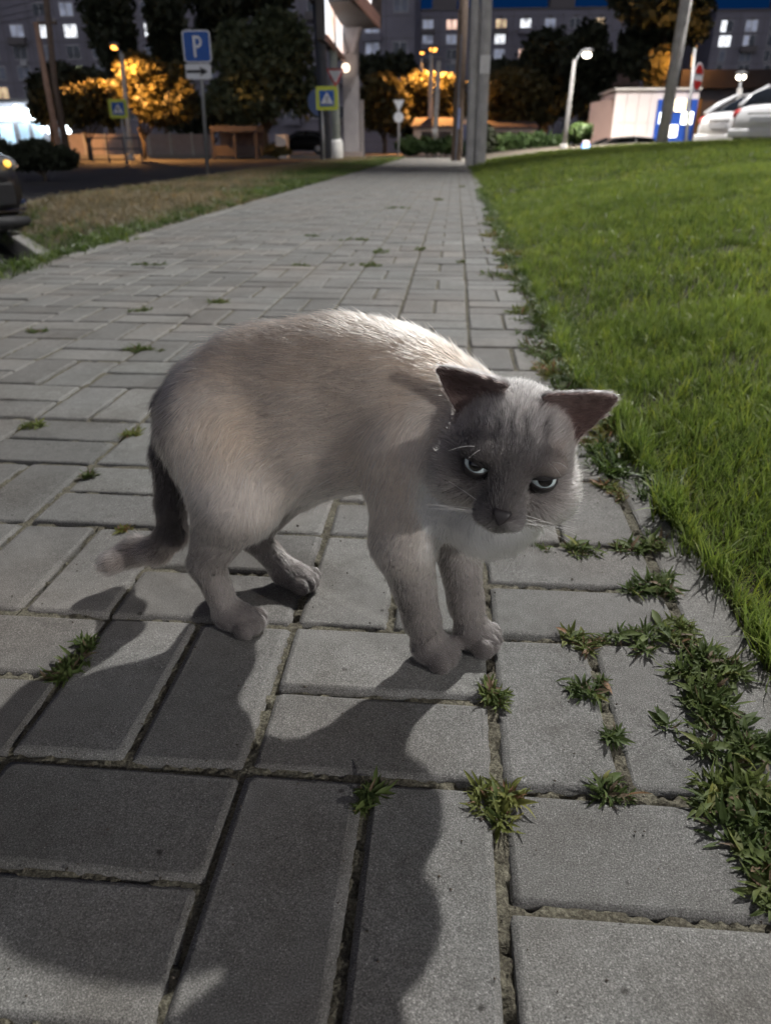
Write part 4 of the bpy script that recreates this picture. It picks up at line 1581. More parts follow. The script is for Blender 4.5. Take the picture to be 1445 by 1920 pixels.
# unlit lamp pole before the orange trees
y = 40.0
t = thing('lamp_pole', 'slim grey concrete lamp pole in front of the orange lit trees', 'pole', (x_at(814, y), y, -.12))
xt = x_at(822, y, 108) - x_at(814, y)
zt = z_at(822, 108, y)
MB().tube([(0, 0, -.3), (xt, 0, zt)], [.15, .10], 10).build('pole', M_CONC, t, True)
MB().tube([(xt, 0, zt), (xt + .1, 0, zt + .12), (xt - .25, -.2, zt + .14)], .04, 6).build('arm', M_STEEL, t, True)
MB().tube([(0, 0, .9), (0, 0, 1.2)], [.165, .16], 10).build('painted_band', paint('white_band', (.6, .6, .58), .8), t, True)
# leaning twin posts at the far left
y = 30.0
t = thing('strutted_pole', 'reddish lit strutted pole with wires at the far left', 'pole', (x_at(124, y), y, -.25))
x0 = x_at(124, y)
MB().tube([(0, 0, -.2), (x_at(100, y, 140) - x0, 0, z_at(100, 140, y)), (x_at(80, y, -60) - x0, 0, z_at(80, -60, y))], [.14, .115, .10], 10).build('pole', M_WOOD, t, True)
MB().tube([(-.12, -.35, -.2), (x_at(90, y, 140) - x0, -.2, z_at(90, 140, y)), (x_at(65, y, 26) - x0, 0, z_at(65, 26, y))], [.12, .11, .09], 10).build('strut', paint('reddish_lit_wood', (.42, .27, .20), .9, 0, .2, 6), t, True)  # reddish light put into the colour of the strut
zz = z_at(88, 30, y)
xq = x_at(86, y, 30) - x0
MB().box(xq - .35, xq + .35, -.05, .05, zz, zz + .09).build('crossarm', M_WOOD, t)
for sx in (-.3, .0, .3):
    MB().tube([(xq + sx, 0, zz + .09), (xq + sx, 0, zz + .2)], [.03, .02], 6).build('insulator', M_CONC, t)


def wire(label, pts, r=.012):
    t = MB().tube(pts, r, 5).build('overhead_wire', M_DARKSTEEL)
    tag(t, label, 'wire')


xq, zz = x_at(86, y, 30), z_at(86, 30, y) + .0
for k, (dx, dz, lab) in enumerate(((-.3, 0, 'lowest overhead wire running left from the strutted pole'), (0, .25, 'middle overhead wire running left from the strutted pole'), (.3, .55, 'upper overhead wire running left from the strutted pole'))):
    a = np.array([xq + dx, y, zz + dz])
    b = np.array([xq - 16, y + 4 + k, zz + dz - .6])
    wire(lab, [tuple(a + (b - a) * q - np.array([0, 0, 1.0 * 4 * q * (1 - q) * .25])) for q in np.linspace(0, 1, 8)])
a = P3(163, 44, 34.)
b = P3(215, 84, 38.5)
wire('thin wire running down to the left orange lamp', [tuple(a + (b - a) * q) for q in np.linspace(0, 1, 4)], .007)

# =================================================================== road signs
M_BLUE = paint('sign_blue', (.012, .085, .36), .35, 0, .06, 10)
M_SWHITE = paint('sign_white', (.66, .68, .72), .4, 0, .05, 10)
M_SBLACK = paint('sign_black', (.015, .015, .018), .5, 0, .05, 10)
M_SYEL = paint('sign_yellow_green', (.50, .56, .06), .4, 0, .05, 10)
M_SRED = paint('sign_red', (.45, .025, .02), .4, 0, .05, 10)
EX, EZ, EYM = (1, 0, 0), (0, 0, 1), (0, -1, 0)


def rect(w, h, r=0.0, n=4):
    if r <= 0:
        return [(-w / 2, -h / 2), (w / 2, -h / 2), (w / 2, h / 2), (-w / 2, h / 2)]
    out = []
    for cx, cy, a0 in ((w / 2 - r, -h / 2 + r, -90), (w / 2 - r, h / 2 - r, 0), (-w / 2 + r, h / 2 - r, 90), (-w / 2 + r, -h / 2 + r, 180)):
        for k in range(n + 1):
            a = math.radians(a0 + 90 * k / n)
            out.append((cx + r * math.cos(a), cy + r * math.sin(a)))
    return out


def plate(name, poly, c, mat, parent, depth=.01, ex=EX):
    ey = Vector((0, 0, 1))
    exv = Vector(ex)
    return MB().prism(poly, c, exv, ey, exv.cross(ey), depth).build(name, mat, parent)


# parking sign
y = 15.0
b = on_z(388, 320)
x0, y = b[0], b[1]
t = thing('parking_sign', 'blue parking sign with a white arrow plate on a thin post', 'road sign', (x0, y, 0.0))
lx = lambda px, py: x_at(px, y, py) - x0
zz = lambda px, py: z_at(px, py, y)
MB().tube([(0, 0, -.4), (lx(377, 130), 0, zz(377, 130)), (lx(371, 62), 0, zz(371, 62))], .032, 10).build('post', M_STEEL, t, True)
w = lx(397, 100) - lx(345, 100)
zc1, zc2 = (zz(370, 57) + zz(370, 118)) / 2, (zz(374, 120) + zz(374, 149)) / 2
h1, h2 = zz(370, 57) - zz(370, 118), zz(374, 120) - zz(374, 149)
xc1, xc2 = lx(371, 88), lx(374, 135)
bp = plate('sign_plate', rect(w, h1, .06), (xc1, -.045, zc1), M_SWHITE, t)
plate('blue_field', rect(w * .90, h1 * .91, .04), (xc1, -.057, zc1), M_BLUE, bp, .004)
hs = h1 * .66
ring_o = [(.155 * math.cos(a), .155 * math.sin(a)) for a in np.linspace(-math.pi / 2, math.pi / 2, 14)]
ring_i = [(.075 * math.cos(a), .075 * math.sin(a)) for a in np.linspace(math.pi / 2, -math.pi / 2, 14)]
pl = [(0, hs / 2), ] + []
s_ = hs / .62
P_ = [(-.13, -.31), (-.045, -.31), (-.045, -.045), (.02, -.045)] + [(.02 + .155 * 1.1 * math.cos(a) * .95, .1325 + .1775 * math.sin(a)) for a in np.linspace(-math.pi / 2, math.pi / 2, 12)] + [(-.13, .31)]
hole = [(.015 + .085 * math.cos(a), .1325 + .095 * math.sin(a)) for a in np.linspace(-math.pi / 2, math.pi / 2, 10)] + [(-.045, .2275), (-.045, .0375)]
lt = MB()
# letter P as stem, bowl ring segments
lt.prism([(-.13, -.31), (-.045, -.31), (-.045, .31), (-.13, .31)], (0, 0, 0), (s_, 0, 0), (0, 0, s_), (0, -1, 0), .004)
bo = [(-.045, -.045), (.02, -.045)] + [(.02 + .16 * math.cos(a), .1325 + .1775 * math.sin(a)) for a in np.linspace(-math.pi / 2, math.pi / 2, 12)][1:] + [(-.045, .31)]
bi = [(-.045, .0375), (.02, .0375)] + [(.02 + .08 * math.cos(a), .1325 + .095 * math.sin(a)) for a in np.linspace(-math.pi / 2, math.pi / 2, 12)][1:] + [(-.045, .2275)]
for k in range(len(bo) - 1):
    lt.prism([bo[k], bo[k + 1], bi[k + 1], bi[k]], (0, 0, 0), (s_, 0, 0), (0, 0, s_), (0, -1, 0), .004)
lo_ = lt.build('letter', M_SWHITE, bp)
lo_.location = (xc1 + .005, -.0615, zc1)
ap = plate('arrow_plate', rect(w * .93, h2, .04), (xc2, -.045, zc2), M_SWHITE, t)
aw = w * .80
plate('arrow', [(-aw / 2, -.022), (aw / 2 - .13, -.022), (aw / 2 - .16, -.075), (aw / 2, 0), (aw / 2 - .16, .075), (aw / 2 - .13, .022), (-aw / 2, .022)], (xc2 - .02, -.057, zc2), M_SBLACK, ap, .004)


def crossing_sign(label, px0, px1, py0, py1, y, base_px, post_px, base_z):
    xc = x_at((px0 + px1) / 2, y, (py0 + py1) / 2)
    zc = (z_at(px0, py0, y) + z_at(px0, py1, y)) / 2
    w = x_at(px1, y, py0) - x_at(px0, y, py0)
    h = z_at(px0, py0, y) - z_at(px0, py1, y)
    t = thing('crossing_sign', label, 'road sign', (x_at(base_px, y), y, base_z))
    x0 = x_at(base_px, y)
    MB().tube([(0, 0, -.4), (x_at(post_px, y, py0) - x0, 0, zc + h * .45 - base_z)], .04, 10).build('post', M_STEEL, t, True)
    c = (xc - x0, -.06, zc - base_z)
    bp = plate('sign_plate', rect(w, h, .05), c, M_SYEL, t, .012)
    plate('blue_field', rect(w * .68, h * .66, .02), (c[0], c[1] - .015, c[2]), M_BLUE, bp, .004)
    plate('triangle', [(-.29 * w, -.24 * h), (.29 * w, -.24 * h), (0, .27 * h)], (c[0], c[1] - .021, c[2]), M_SWHITE, bp, .004)
    g = MB()
    ex, ez = (w, 0, 0), (0, 0, h)
    o = (c[0], c[1] - .027, c[2])
    g.prism([(.022 * math.cos(a), .10 + .03 * math.sin(a)) for a in np.linspace(0, 6.283, 9)[:-1]], o, ex, ez, (0, -1, 0), .004)
    for q in ([(-.02, -.05), (.03, -.05), (.035, .06), (-.01, .07)], [(-.02, -.05), (.005, -.05), (-.05, -.22), (-.085, -.22)], [(.005, -.05), (.03, -.05), (.085, -.20), (.05, -.22)], [(.02, .05), (.035, .05), (.085, -.02), (.07, -.03)], [(-.01, .06), (-.005, .04), (-.07, -.03), (-.08, -.01)]):
        g.prism(q, o, ex, ez, (0, -1, 0), .004)
    for k in range(4):
        g.prism([(-.26 + k * .14, -.235), (-.19 + k * .14, -.235), (-.19 + k * .14, -.222), (-.26 + k * .14, -.222)], o, ex, ez, (0, -1, 0), .004)
    g.build('walking_figure', M_SBLACK, bp)
    return t


crossing_sign('pedestrian crossing sign with yellow border beside the path, larger of the two', 593, 634, 162, 207, 23.6, 606, 602, -.05)
crossing_sign('pedestrian crossing sign under the left orange lamp, smaller of the two', 206, 240, 186, 222, 31.0, 234, 224, -.25)


def disc(n=24, r=1.0):
    return [(r * math.cos(a), r * math.sin(a)) for a in np.linspace(0, 2 * math.pi, n + 1)[:-1]]


# round blue sign peeping out behind the crossing sign
y = 27.0
t = thing('round_blue_sign', 'edge of a round blue sign behind the larger crossing sign', 'road sign', (x_at(608, y), y, -.05))
x0 = x_at(608, y)
MB().tube([(0, .05, -.4), (0, .05, z_at(600, 175, y))], .035, 8).build('post', M_STEEL, t, True)
plate('sign_plate', disc(24, .42), (x_at(604, y) - x0, -.02, z_at(604, 191, y) + .05), paint('sign_pale_blue', (.10, .16, .34), .4), t, .012)
# give-way sign on a pale pole with a white painted foot
y = 26.6
t = thing('give_way_pole', 'pale round pole with a white painted foot and a give way sign', 'pole', (x_at(631, y), y, -.03))
x0 = x_at(631, y)
MB().tube([(0, 0, -.3), (x_at(624, y, 90) - x0, 0, z_at(624, 90, y)), (x_at(618, y, -40) - x0, 0, z_at(618, -40, y))], [.16, .125, .10], 12).build('pole', paint('pale_green_pole', (.38, .42, .40), .8, 0, .12, 7), t, True)
MB().tube([(0, 0, -.3), (0, 0, .50), (-.01, 0, .60)], [.215, .205, .165], 14).build('painted_foot', paint('whitewash', (.74, .74, .73), .85, 0, .06, 5), t, True)
zc = z_at(630, 144, y)
w = .29
bp = plate('sign_plate', [(-w, .24), (0, -.27), (w, .24)], (x_at(630, y, 140) - x0, -.17, zc), M_SRED, t, .012)
plate('white_field', [(-w * .74, .19), (0, -.165), (w * .74, .19)], (x_at(630, y, 140) - x0, -.185, zc), M_SWHITE, bp, .004)
# give-way and round sign seen from behind, further on
y = 34.0
t = thing('sign_post', 'post with a pale triangular and a pale round sign before the dark trees', 'road sign', (x_at(747, y), y, -.2))
x0 = x_at(747, y)
MB().tube([(0, 0, -.3), (0, 0, z_at(747, 190, y) + .2)], .045, 8).build('post', M_STEEL, t, True)
plate('triangle_plate', [(-.22, .20), (0, -.24), (.22, .20)], (0, -.06, z_at(747, 198, y) + .2), M_SWHITE, t, .012)
plate('round_plate', disc(22, .20), (0, -.06, z_at(747, 220, y) + .2), M_SWHITE, t, .012)
# red round sign by the kiosk
y = 29.0
t = thing('no_entry_sign', 'red round sign with a white bar on a leaning post by the kiosk', 'road sign', (x_at(1290, y), y, -.4))
x0 = x_at(1290, y)
MB().tube([(0, 0, -.3), (x_at(1302, y, 90) - x0, 0, z_at(1302, 90, y) + .4)], .05, 8).build('post', M_STEEL, t, True)
c = (x_at(1306, y, 145) - x0, -.08, z_at(1306, 145, y) + .4)
bp = plate('sign_plate', disc(24, .42), c, M_SWHITE, t, .012, (.58, .81, 0))
for nm_, q in (('red_field', [(.36 * math.cos(a), .36 * math.sin(a)) for a in np.linspace(.28, math.pi - .28, 14)]), ('red_field', [(.36 * math.cos(a), .36 * math.sin(a)) for a in np.linspace(math.pi + .28, 2 * math.pi - .28, 14)])):
    plate(nm_, q, (c[0] + .81 * .016, c[1] - .58 * .016, c[2]), M_SRED, bp, .004, (.58, .81, 0))

# =================================================================== billboards
m, nt, bs = new_mat('lit_poster')
n = noise(nt, .9, 3, .5)
r = ramp(nt, n.outputs[0], [(.30, (.85, .45, .30)), (.45, (1, .80, .70)), (.58, (.95, .97, 1.0)), (.75, (.55, .62, .75))])
nt.links.new(r.outputs[0], bs.inputs['Base Color'])
nt.links.new(r.outputs[0], bs.inputs['Emission Color'])
bs.inputs['Emission Strength'].default_value = 1.5
M_POSTER = m
M_REDFRAME = paint('billboard_frame', (.34, .20, .17), .6, .1, .15, 4)
M_DARKFRAME = paint('billboard_underside', (.06, .055, .055), .7, .1, .2, 3)


def slab(name, a, b, z0, z1, th, mat, parent, org):
    """upright slab from point a to b (xy), of thickness th to the right of a->b"""
    a, b = np.array(a) - org[:2], np.array(b) - org[:2]
    d = (b - a) / np.linalg.norm(b - a)
    nrm_ = np.array([d[1], -d[0]]) * th
    vs = [(*q, z) for z in (z0 - org[2], z1 - org[2]) for q in (a, b, b + nrm_, a + nrm_)]
    return MB().add(vs, [(3, 2, 1, 0), (4, 5, 6, 7), (0, 1, 5, 4), (1, 2, 6, 5), (2, 3, 7, 6), (3, 0, 4, 7)]).build(name, mat, parent)


y = 25.0
org = np.array([x_at(611, y), y, -.05])
t = thing('billboard', 'lit billboard on a dark blue mast left of the grey pillar', 'billboard', org)
MB().tube([(0, 0, -.3), (-.12, 0, 5), (-.15, 0, 8.5)], [.17, .16, .15], 12).build('mast', M_DARKSTEEL, t, True)
a, b = np.array([x_at(611, 24., 75), 24.]), np.array([x_at(643, 30., 110), 30.])
zQ = z_at(611, 78, 24.)
slab('panel_box', a, b, zQ + .06, 7.0, -.25, M_DARKFRAME, t, org)
pp = slab('lit_face', a, b, zQ + .18, 6.9, .02, M_POSTER, t, org)
slab('bottom_rail', a - .02, b + .02, zQ, zQ + .175, .06, M_REDFRAME, t, org)
y = 30.0
org = np.array([x_at(660, y), y, -.15])
t = thing('billboard', 'large billboard on a thick grey pillar beside the path end', 'billboard', org)
M_PILLAR = paint('pillar_grey', (.34, .32, .33), .7, .1, .1, 3)
hw = (x_at(679, y) - x_at(644, y)) / 2
MB().box(-hw * .80, hw * .80, -.24, .24, -.3, 5.1).build('pillar', M_PILLAR, t, bevel=.03)
MB().add([(-.62, -.5, -.1), (.62, -.5, -.1), (.62, .5, -.1), (-.62, .5, -.1), (-hw, -.26, .34), (hw, -.26, .34), (hw, .26, .34), (-hw, .26, .34)], [(0, 1, 5, 4), (1, 2, 6, 5), (2, 3, 7, 6), (3, 0, 4, 7), (4, 5, 6, 7)]).build('footing', paint('footing_brown', (.19, .155, .14), .9), t)
MB().box(hw * .80 + .01, hw * .80 + .16, -.12, .12, .2, 2.0).build('cable_box', paint('cable_box_grey', (.22, .20, .20), .7), t, bevel=.02)
for sx in (-1, 1):
    MB().tube([(sx * .12, -.25, 3.4), (sx * .60, -.25, 4.9)], .10, 6).build('brace', M_PILLAR, t)
a, b = np.array([x_at(666, 24.4, 0), 24.4]), np.array([x_at(706, 30., 50), 30.])
zB = z_at(706, 50, 30.)
slab('panel_box', a + [-1.35, .3], b + [-1.0, .3], zB - .03, zB + 4, 1.15, M_DARKFRAME, t, org)
slab('lit_face', a, b, zB + .30, zB + 3.9, .02, M_POSTER, t, org)
slab('bottom_rail', a - .02, b + .05, zB - .06, zB + .29, .08, M_REDFRAME, t, org)
MB().ball(tuple(np.array(P3(648, 127, 29.5)) - org), .14, 10, 8).build('work_lamp', glow('work_lamp', (1, .80, .62), 3), t, True)

# =================================================================== vegetation behind
def leafy(name, a, b, c):
    m = bpy.data.materials.new(name)
    m.use_nodes = True
    nt = m.node_tree
    bs = nt.nodes['Principled BSDF']
    n = noise(nt, 1.1, 4)
    r = ramp(nt, n.outputs[0], [(.3, a), (.5, b), (.72, c)])
    nt.links.new(r.outputs[0], bs.inputs['Base Color'])
    bs.inputs['Roughness'].default_value = .6
    t = nt.nodes.new('ShaderNodeBsdfTranslucent')
    nt.links.new(r.outputs[0], t.inputs['Color'])
    mx = nt.nodes.new('ShaderNodeMixShader')
    mx.inputs[0].default_value = .3
    nt.links.new(bs.outputs[0], mx.inputs[1])
    nt.links.new(t.outputs[0], mx.inputs[2])
    nt.links.new(mx.outputs[0], nt.nodes['Material Output'].inputs['Surface'])
    return m


M_TREE = leafy('tree_leaves', (.065, .085, .044), (.105, .128, .066), (.155, .172, .092))
M_DARKTREE = leafy('dark_tree_leaves', (.026, .034, .020), (.044, .054, .030), (.064, .074, .042))
M_HEDGE = leafy('hedge_leaves', (.030, .058, .018), (.055, .100, .028), (.090, .140, .042))
M_GOLDLIT = leafy('golden_lamplit_leaves', (.05, .046, .018), (.095, .082, .028), (.15, .125, .04))  # golden lamplight put into the leaf colour of the lit trees
M_BARK = paint('bark', (.085, .066, .05), .95, 0, .25, 12)


def crown(name, blobs, n, leaf, mat, parent, seed, droop=.3):
    """many small leaf faces spread through lumpy volumes (blob: centre xyz, radii xyz)"""
    r = np.random.default_rng(seed)
    vol = np.array([b[3] * b[4] * b[5] for b in blobs]) ** .8
    idx = r.choice(len(blobs), n, p=vol / vol.sum())
    B = np.array(blobs)[idx]
    d = r.normal(0, 1, (n, 3))
    d /= np.linalg.norm(d, axis=1, keepdims=True)
    # twig clumps: leaves gather round many small centres
    rad = r.random(n) ** .42
    nclump = max(10, n // 26)
    cd = r.normal(0, 1, (nclump, 3))
    cd /= np.linalg.norm(cd, axis=1, keepdims=True)
    ci = r.integers(0, nclump, n)
    cr = (r.random(nclump) ** .38)[ci]
    base = cd[ci] * cr[:, None]
    loose = r.random(n) < .25
    q = np.where(loose[:, None], d * rad[:, None], base + r.normal(0, .13, (n, 3)))
    c = B[:, :3] + q * B[:, 3:6]
    a = r.normal(0, 1, (n, 3))
    a[:, 2] -= droop
    a /= np.linalg.norm(a, axis=1, keepdims=True)
    s = np.cross(a, r.normal(0, 1, (n, 3)))
    s /= np.maximum(np.linalg.norm(s, axis=1, keepdims=True), 1e-6)
    L = leaf * r.uniform(.6, 1.4, n)[:, None]
    v = np.stack([c - a * L, c + s * L * .5, c + a * L, c - s * L * .5], 1).reshape(-1, 3)
    f = np.arange(4 * n).reshape(-1, 4)
    me = bpy.data.meshes.new(name)
    quads_into(me, v, f)
    me.materials.append(mat)
    return link(name, me, parent)


def tree(name, label, x, y, zb, blobs, trunk_h, tr, n, leaf, mat, seed, cat='tree', group=None):
    t = thing(name, label, cat, (x, y, zb), 0, group)
    r = np.random.default_rng(seed)
    MB().tube([(0, 0, -.3), (r.normal(0, .05), 0, trunk_h * .5), (r.normal(0, .1), 0, trunk_h)], [tr, tr * .8, tr * .55], 9).build('trunk', M_BARK, t, True)
    for k, b in enumerate(blobs[:5]):
        MB().tube([(0, 0, trunk_h * .55), ((b[0]) * .4, b[1] * .4, trunk_h * .6 + (b[2] - trunk_h * .6) * .5), (b[0], b[1], b[2])], [tr * .5, tr * .32, tr * .1], 6).build('limb', M_BARK, t, True)
    crown('crown', blobs, n, leaf, mat, t, seed)
    return t


def blobs_px(pts, y, x0, zb, dy=1.0):
    """list of (px,py,half width px,half height px) -> crown volumes standing at distance y"""
    out = []
    for i, (px, py, rw, rh) in enumerate(pts):
        c = at_y(px, py, y)
        sx = abs(x_at(px + rw, y, py) - x_at(px, y, py))
        sz = abs(z_at(px, py - rh, y) - z_at(px, py, y))
        out.append((c[0] - x0, ((i * 37) % 7 / 7 - .5) * sx * .9, c[2] - zb, sx, sx * dy * .8, sz))
    return out


def tree_px(name, label, base_px, y, pts, n, leaf, mat, seed, zb=-.2, trunk_h=None, tr=.14, cat='tree', group='trees behind the path'):
    x0 = x_at(base_px, y)
    bl = blobs_px(pts, y, x0, zb)
    th = trunk_h or max(.4, min(b[2] for b in bl))
    return tree(name, label, x0, y, zb, bl, th, tr, n, leaf, mat, seed, cat, group)


# left side
tree_px('poplar_tree', 'tall dark poplar behind the left orange lamp', 212, 58., [(210, 20, 46, 70), (212, -50, 38, 80), (215, 90, 36, 50), (205, 60, 42, 50)], 5200, .32, M_DARKTREE, 601, trunk_h=4, tr=.3)
tree_px('poplar_tree', 'narrower dark poplar left of the parking sign', 316, 60., [(316, 20, 38, 60), (318, -40, 30, 60), (314, 80, 34, 50), (330, 110, 36, 40)], 4600, .32, M_DARKTREE, 602, trunk_h=4, tr=.28)
tree_px('tree', 'dark tree mass above the parking sign', 440, 64., [(430, 0, 60, 45), (500, -10, 55, 40), (400, 60, 34, 60)], 4200, .34, M_DARKTREE, 603, trunk_h=5, tr=.3)
tree_px('tree', 'large round green tree between parking sign and billboard', 500, 46., [(500, 120, 66, 70), (545, 90, 45, 50), (450, 100, 50, 62), (560, 170, 42, 52), (470, 190, 70, 46), (520, 50, 48, 34), (420, 190, 36, 50)], 11500, .19, M_TREE, 604, trunk_h=2.2, tr=.22)
tree_px('tree', 'orange lit bush right under the left orange lamp', 268, 42.5, [(262, 128, 38, 30), (290, 150, 40, 36), (250, 170, 34, 40), (320, 160, 34, 44), (345, 190, 30, 40), (300, 205, 45, 32)], 7500, .15, M_GOLDLIT, 605, trunk_h=1.4, tr=.12)
tree_px('tree', 'low orange lit tree left of the smaller crossing sign', 165, 40., [(160, 190, 40, 30), (190, 175, 34, 26), (140, 215, 34, 24), (200, 210, 34, 30)], 4200, .16, M_GOLDLIT, 606, trunk_h=1.0, tr=.10)
tree_px('tree', 'dark tree behind the strutted pole', 100, 48., [(95, 170, 34, 34), (120, 150, 34, 34), (80, 205, 26, 30), (165, 150, 30, 26)], 3400, .22, M_DARKTREE, 607, trunk_h=1.6, tr=.14)
tree_px('tree', 'dark bush behind the bus shelter', 400, 50., [(390, 215, 44, 34), (350, 225, 36, 30), (440, 215, 40, 30)], 3600, .2, M_DARKTREE, 608, trunk_h=1.0, tr=.12)
tree_px('juniper_shrub', 'black low juniper shrub beyond the parked black car', 70, 17., [(30, 292, 40, 18), (75, 288, 42, 20), (112, 294, 32, 15), (60, 275, 30, 12), (10, 288, 24, 22), (50, 306, 50, 12), (95, 306, 42, 11)], 7200, .085, M_DARKTREE, 609, zb=-.28, trunk_h=.2, tr=.05, cat='shrub', group='shrubs')
tree_px('shrub', 'small brown shrub by the bus shelter', 518, 38., [(515, 285, 20, 9), (530, 283, 16, 8), (505, 280, 12, 9)], 1200, .09, M_GOLDLIT, 610, zb=-.3, trunk_h=.15, tr=.04, cat='shrub', group='shrubs')
# middle
tree_px('tree', 'orange lit tree right of the grey pillar', 720, 52., [(715, 170, 36, 28), (735, 195, 34, 30), (695, 200, 30, 34), (720, 225, 40, 24)], 4600, .18, M_GOLDLIT, 611, trunk_h=1.2, tr=.14)
tree_px('tree', 'orange lit tree right under the middle orange lamp', 800, 54.5, [(800, 158, 44, 22), (840, 165, 34, 26), (775, 180, 34, 30), (820, 195, 52, 30), (850, 205, 30, 34)], 6200, .18, M_GOLDLIT, 612, trunk_h=1.4, tr=.16)
tree_px('tree', 'black trees behind the hedge left of the twin pole', 800, 62., [(760, 215, 50, 40), (830, 220, 46, 40), (700, 130, 40, 26), (745, 120, 34, 24)], 4800, .26, M_DARKTREE, 613, trunk_h=1.5, tr=.2)
tree_px('tree', 'brown lit round tree right of the twin pole', 975, 50., [(965, 165, 44, 36), (995, 175, 40, 36), (950, 200, 40, 34), (985, 215, 50, 26)], 6200, .18, M_GOLDLIT, 614, trunk_h=1.2, tr=.15)
tree_px('tree', 'dark tree behind the brown round tree', 1020, 60., [(1020, 95, 46, 40), (1060, 120, 46, 50), (1000, 140, 40, 40), (1040, 180, 50, 50), (940, 150, 34, 40)], 6000, .26, M_DARKTREE, 615, trunk_h=2, tr=.22)
tree_px('tree', 'tall dark tree left of the kiosk roof', 1105, 52., [(1100, 85, 34, 46), (1085, 130, 40, 44), (1125, 130, 34, 40), (1100, 180, 44, 40)], 5200, .24, M_DARKTREE, 616, trunk_h=2, tr=.2)
tree_px('tree', 'huge black tree top behind the leaning mast', 1230, 46., [(1240, 20, 80, 46), (1200, -10, 60, 40), (1290, -10, 55, 40), (1220, 75, 56, 40), (1280, 55, 44, 36), (1190, 110, 34, 40), (1240, -50, 70, 40)], 10500, .24, M_DARKTREE, 617, trunk_h=3, tr=.3)
tree_px('tree', 'orange lit foliage below the black tree top', 1240, 44., [(1238, 120, 26, 34), (1225, 140, 22, 26), (1255, 110, 18, 24)], 2600, .15, M_GOLDLIT, 618, trunk_h=1.5, tr=.1)
point('foliage_orange_light', P3(1262, 118, 42.5), 420, C_SOD, .15)  # bare orange light without a post, just in front of the foliage
tree_px('round_bush', 'clipped round light green bush beside the slim bent lamp post', 1085, 25.5, [(1085, 247, 24, 17), (1085, 256, 22, 12)], 2600, .06, M_HEDGE, 619, zb=-.05, trunk_h=.5, tr=.05, cat='bush', group='bushes')
# hedge, one shrub after another
HD = [(765, 272, 26, 16), (800, 271, 26, 15), (835, 272, 24, 15), (868, 272, 22, 16), (915, 262, 20, 24), (945, 268, 22, 17), (980, 268, 24, 17), (1012, 266, 24, 18), (1040, 268, 20, 15)]
for k, (px, py, rw, rh) in enumerate(HD):
    y = 38. if px < 900 else 31.
    tree_px('hedge_shrub', ['leftmost dark green hedge shrub at the path end', 'second hedge shrub at the path end', 'third hedge shrub at the path end', 'hedge shrub by the foot of the brown pole', 'tall dark hedge shrub right of the twin pole', 'light green shrub second from the twin pole', 'light green shrub third from the twin pole', 'light green shrub left of the slim lamp post', 'shrub at the foot of the slim lamp post'][k],
            px, y, [(px, py, rw, rh), (px + 6, py + 6, rw * .9, rh * .8)], 1800, .085, M_HEDGE if px != 915 else M_DARKTREE, 640 + k, zb=-.15 if px < 900 else -.05, trunk_h=.2, tr=.04, cat='shrub', group='hedge shrubs')

# =================================================================== walls, fence and small buildings
M_PALEWALL = paint('pale_wall', (.62, .58, .54), .85, 0, .1, 1.5)
M_ROOFRED = paint('dull_roof', (.14, .10, .095), .85, 0, .2, 2)
y = 47.
for (a, b, t0, lab) in ((775, 905, 237, 'long low white building behind the hedge, left of the twin pole'), (915, 1002, 238, 'low white wall behind the hedge, right of the twin pole')):
    xa, xb = x_at(a, y), x_at(b, y)
    zt = z_at(a, t0, y)
    t = thing('low_building', lab, 'building', ((xa + xb) / 2, y, -.15))
    w_ = (xb - xa) / 2
    MB().box(-w_, w_, 0, 4, -.2, zt + .15).build('wall', M_PALEWALL, t)
    MB().add([(-w_ - .15, -.2, zt + .16), (w_ + .15, -.2, zt + .16), (w_ + .15, 4.2, zt + .7), (-w_ - .15, 4.2, zt + .7), (-w_ - .15, -.2, zt + .06), (w_ + .15, -.2, zt + .06)], [(0, 1, 2, 3), (4, 5, 1, 0)]).build('roof', M_ROOFRED, t)
    for q in (-.6, -.1, .5):
        MB().box(w_ * q - .35, w_ * q + .35, -.02, .0, .45, zt - .1).build('window', M_DARKFRAME, t)
# panel fence on the far side of the road
y = 46.
xa, xb = x_at(120, y), x_at(402, y)
t = thing('concrete_fence', 'low pinkish concrete panel fence across the road at the left', 'fence', (xa, y, -.14))
zt = z_at(200, 251, y) + .14
n_ = 7
for k in range(n_):
    w_ = (xb - xa) / n_
    MB().box(k * w_ + .06, (k + 1) * w_ - .06, -.05, .05, .0, zt).build('panel', paint('fence_panel', (.34, .29, .28), .9, 0, .12, 3), t)
    MB().box(k * w_ - .06, k * w_ + .055, -.09, .09, -.2, zt + .08).build('post', M_CONC, t)
# railing in front of it
y = 33.
xa, xb = x_at(170, y), x_at(262, y)
t = thing('railing', 'dark low railing by the smaller crossing sign', 'railing', (xa, y, -.2))
for k in range(4):
    MB().tube([((xb - xa) * k / 3, 0, -.2), ((xb - xa) * k / 3, 0, .9)], .035, 6).build('post', M_DARKSTEEL, t)
for z_ in (.45, .85):
    MB().tube([(0, 0, z_), (xb - xa, 0, z_)], .025, 6).build('rail', M_DARKSTEEL, t)
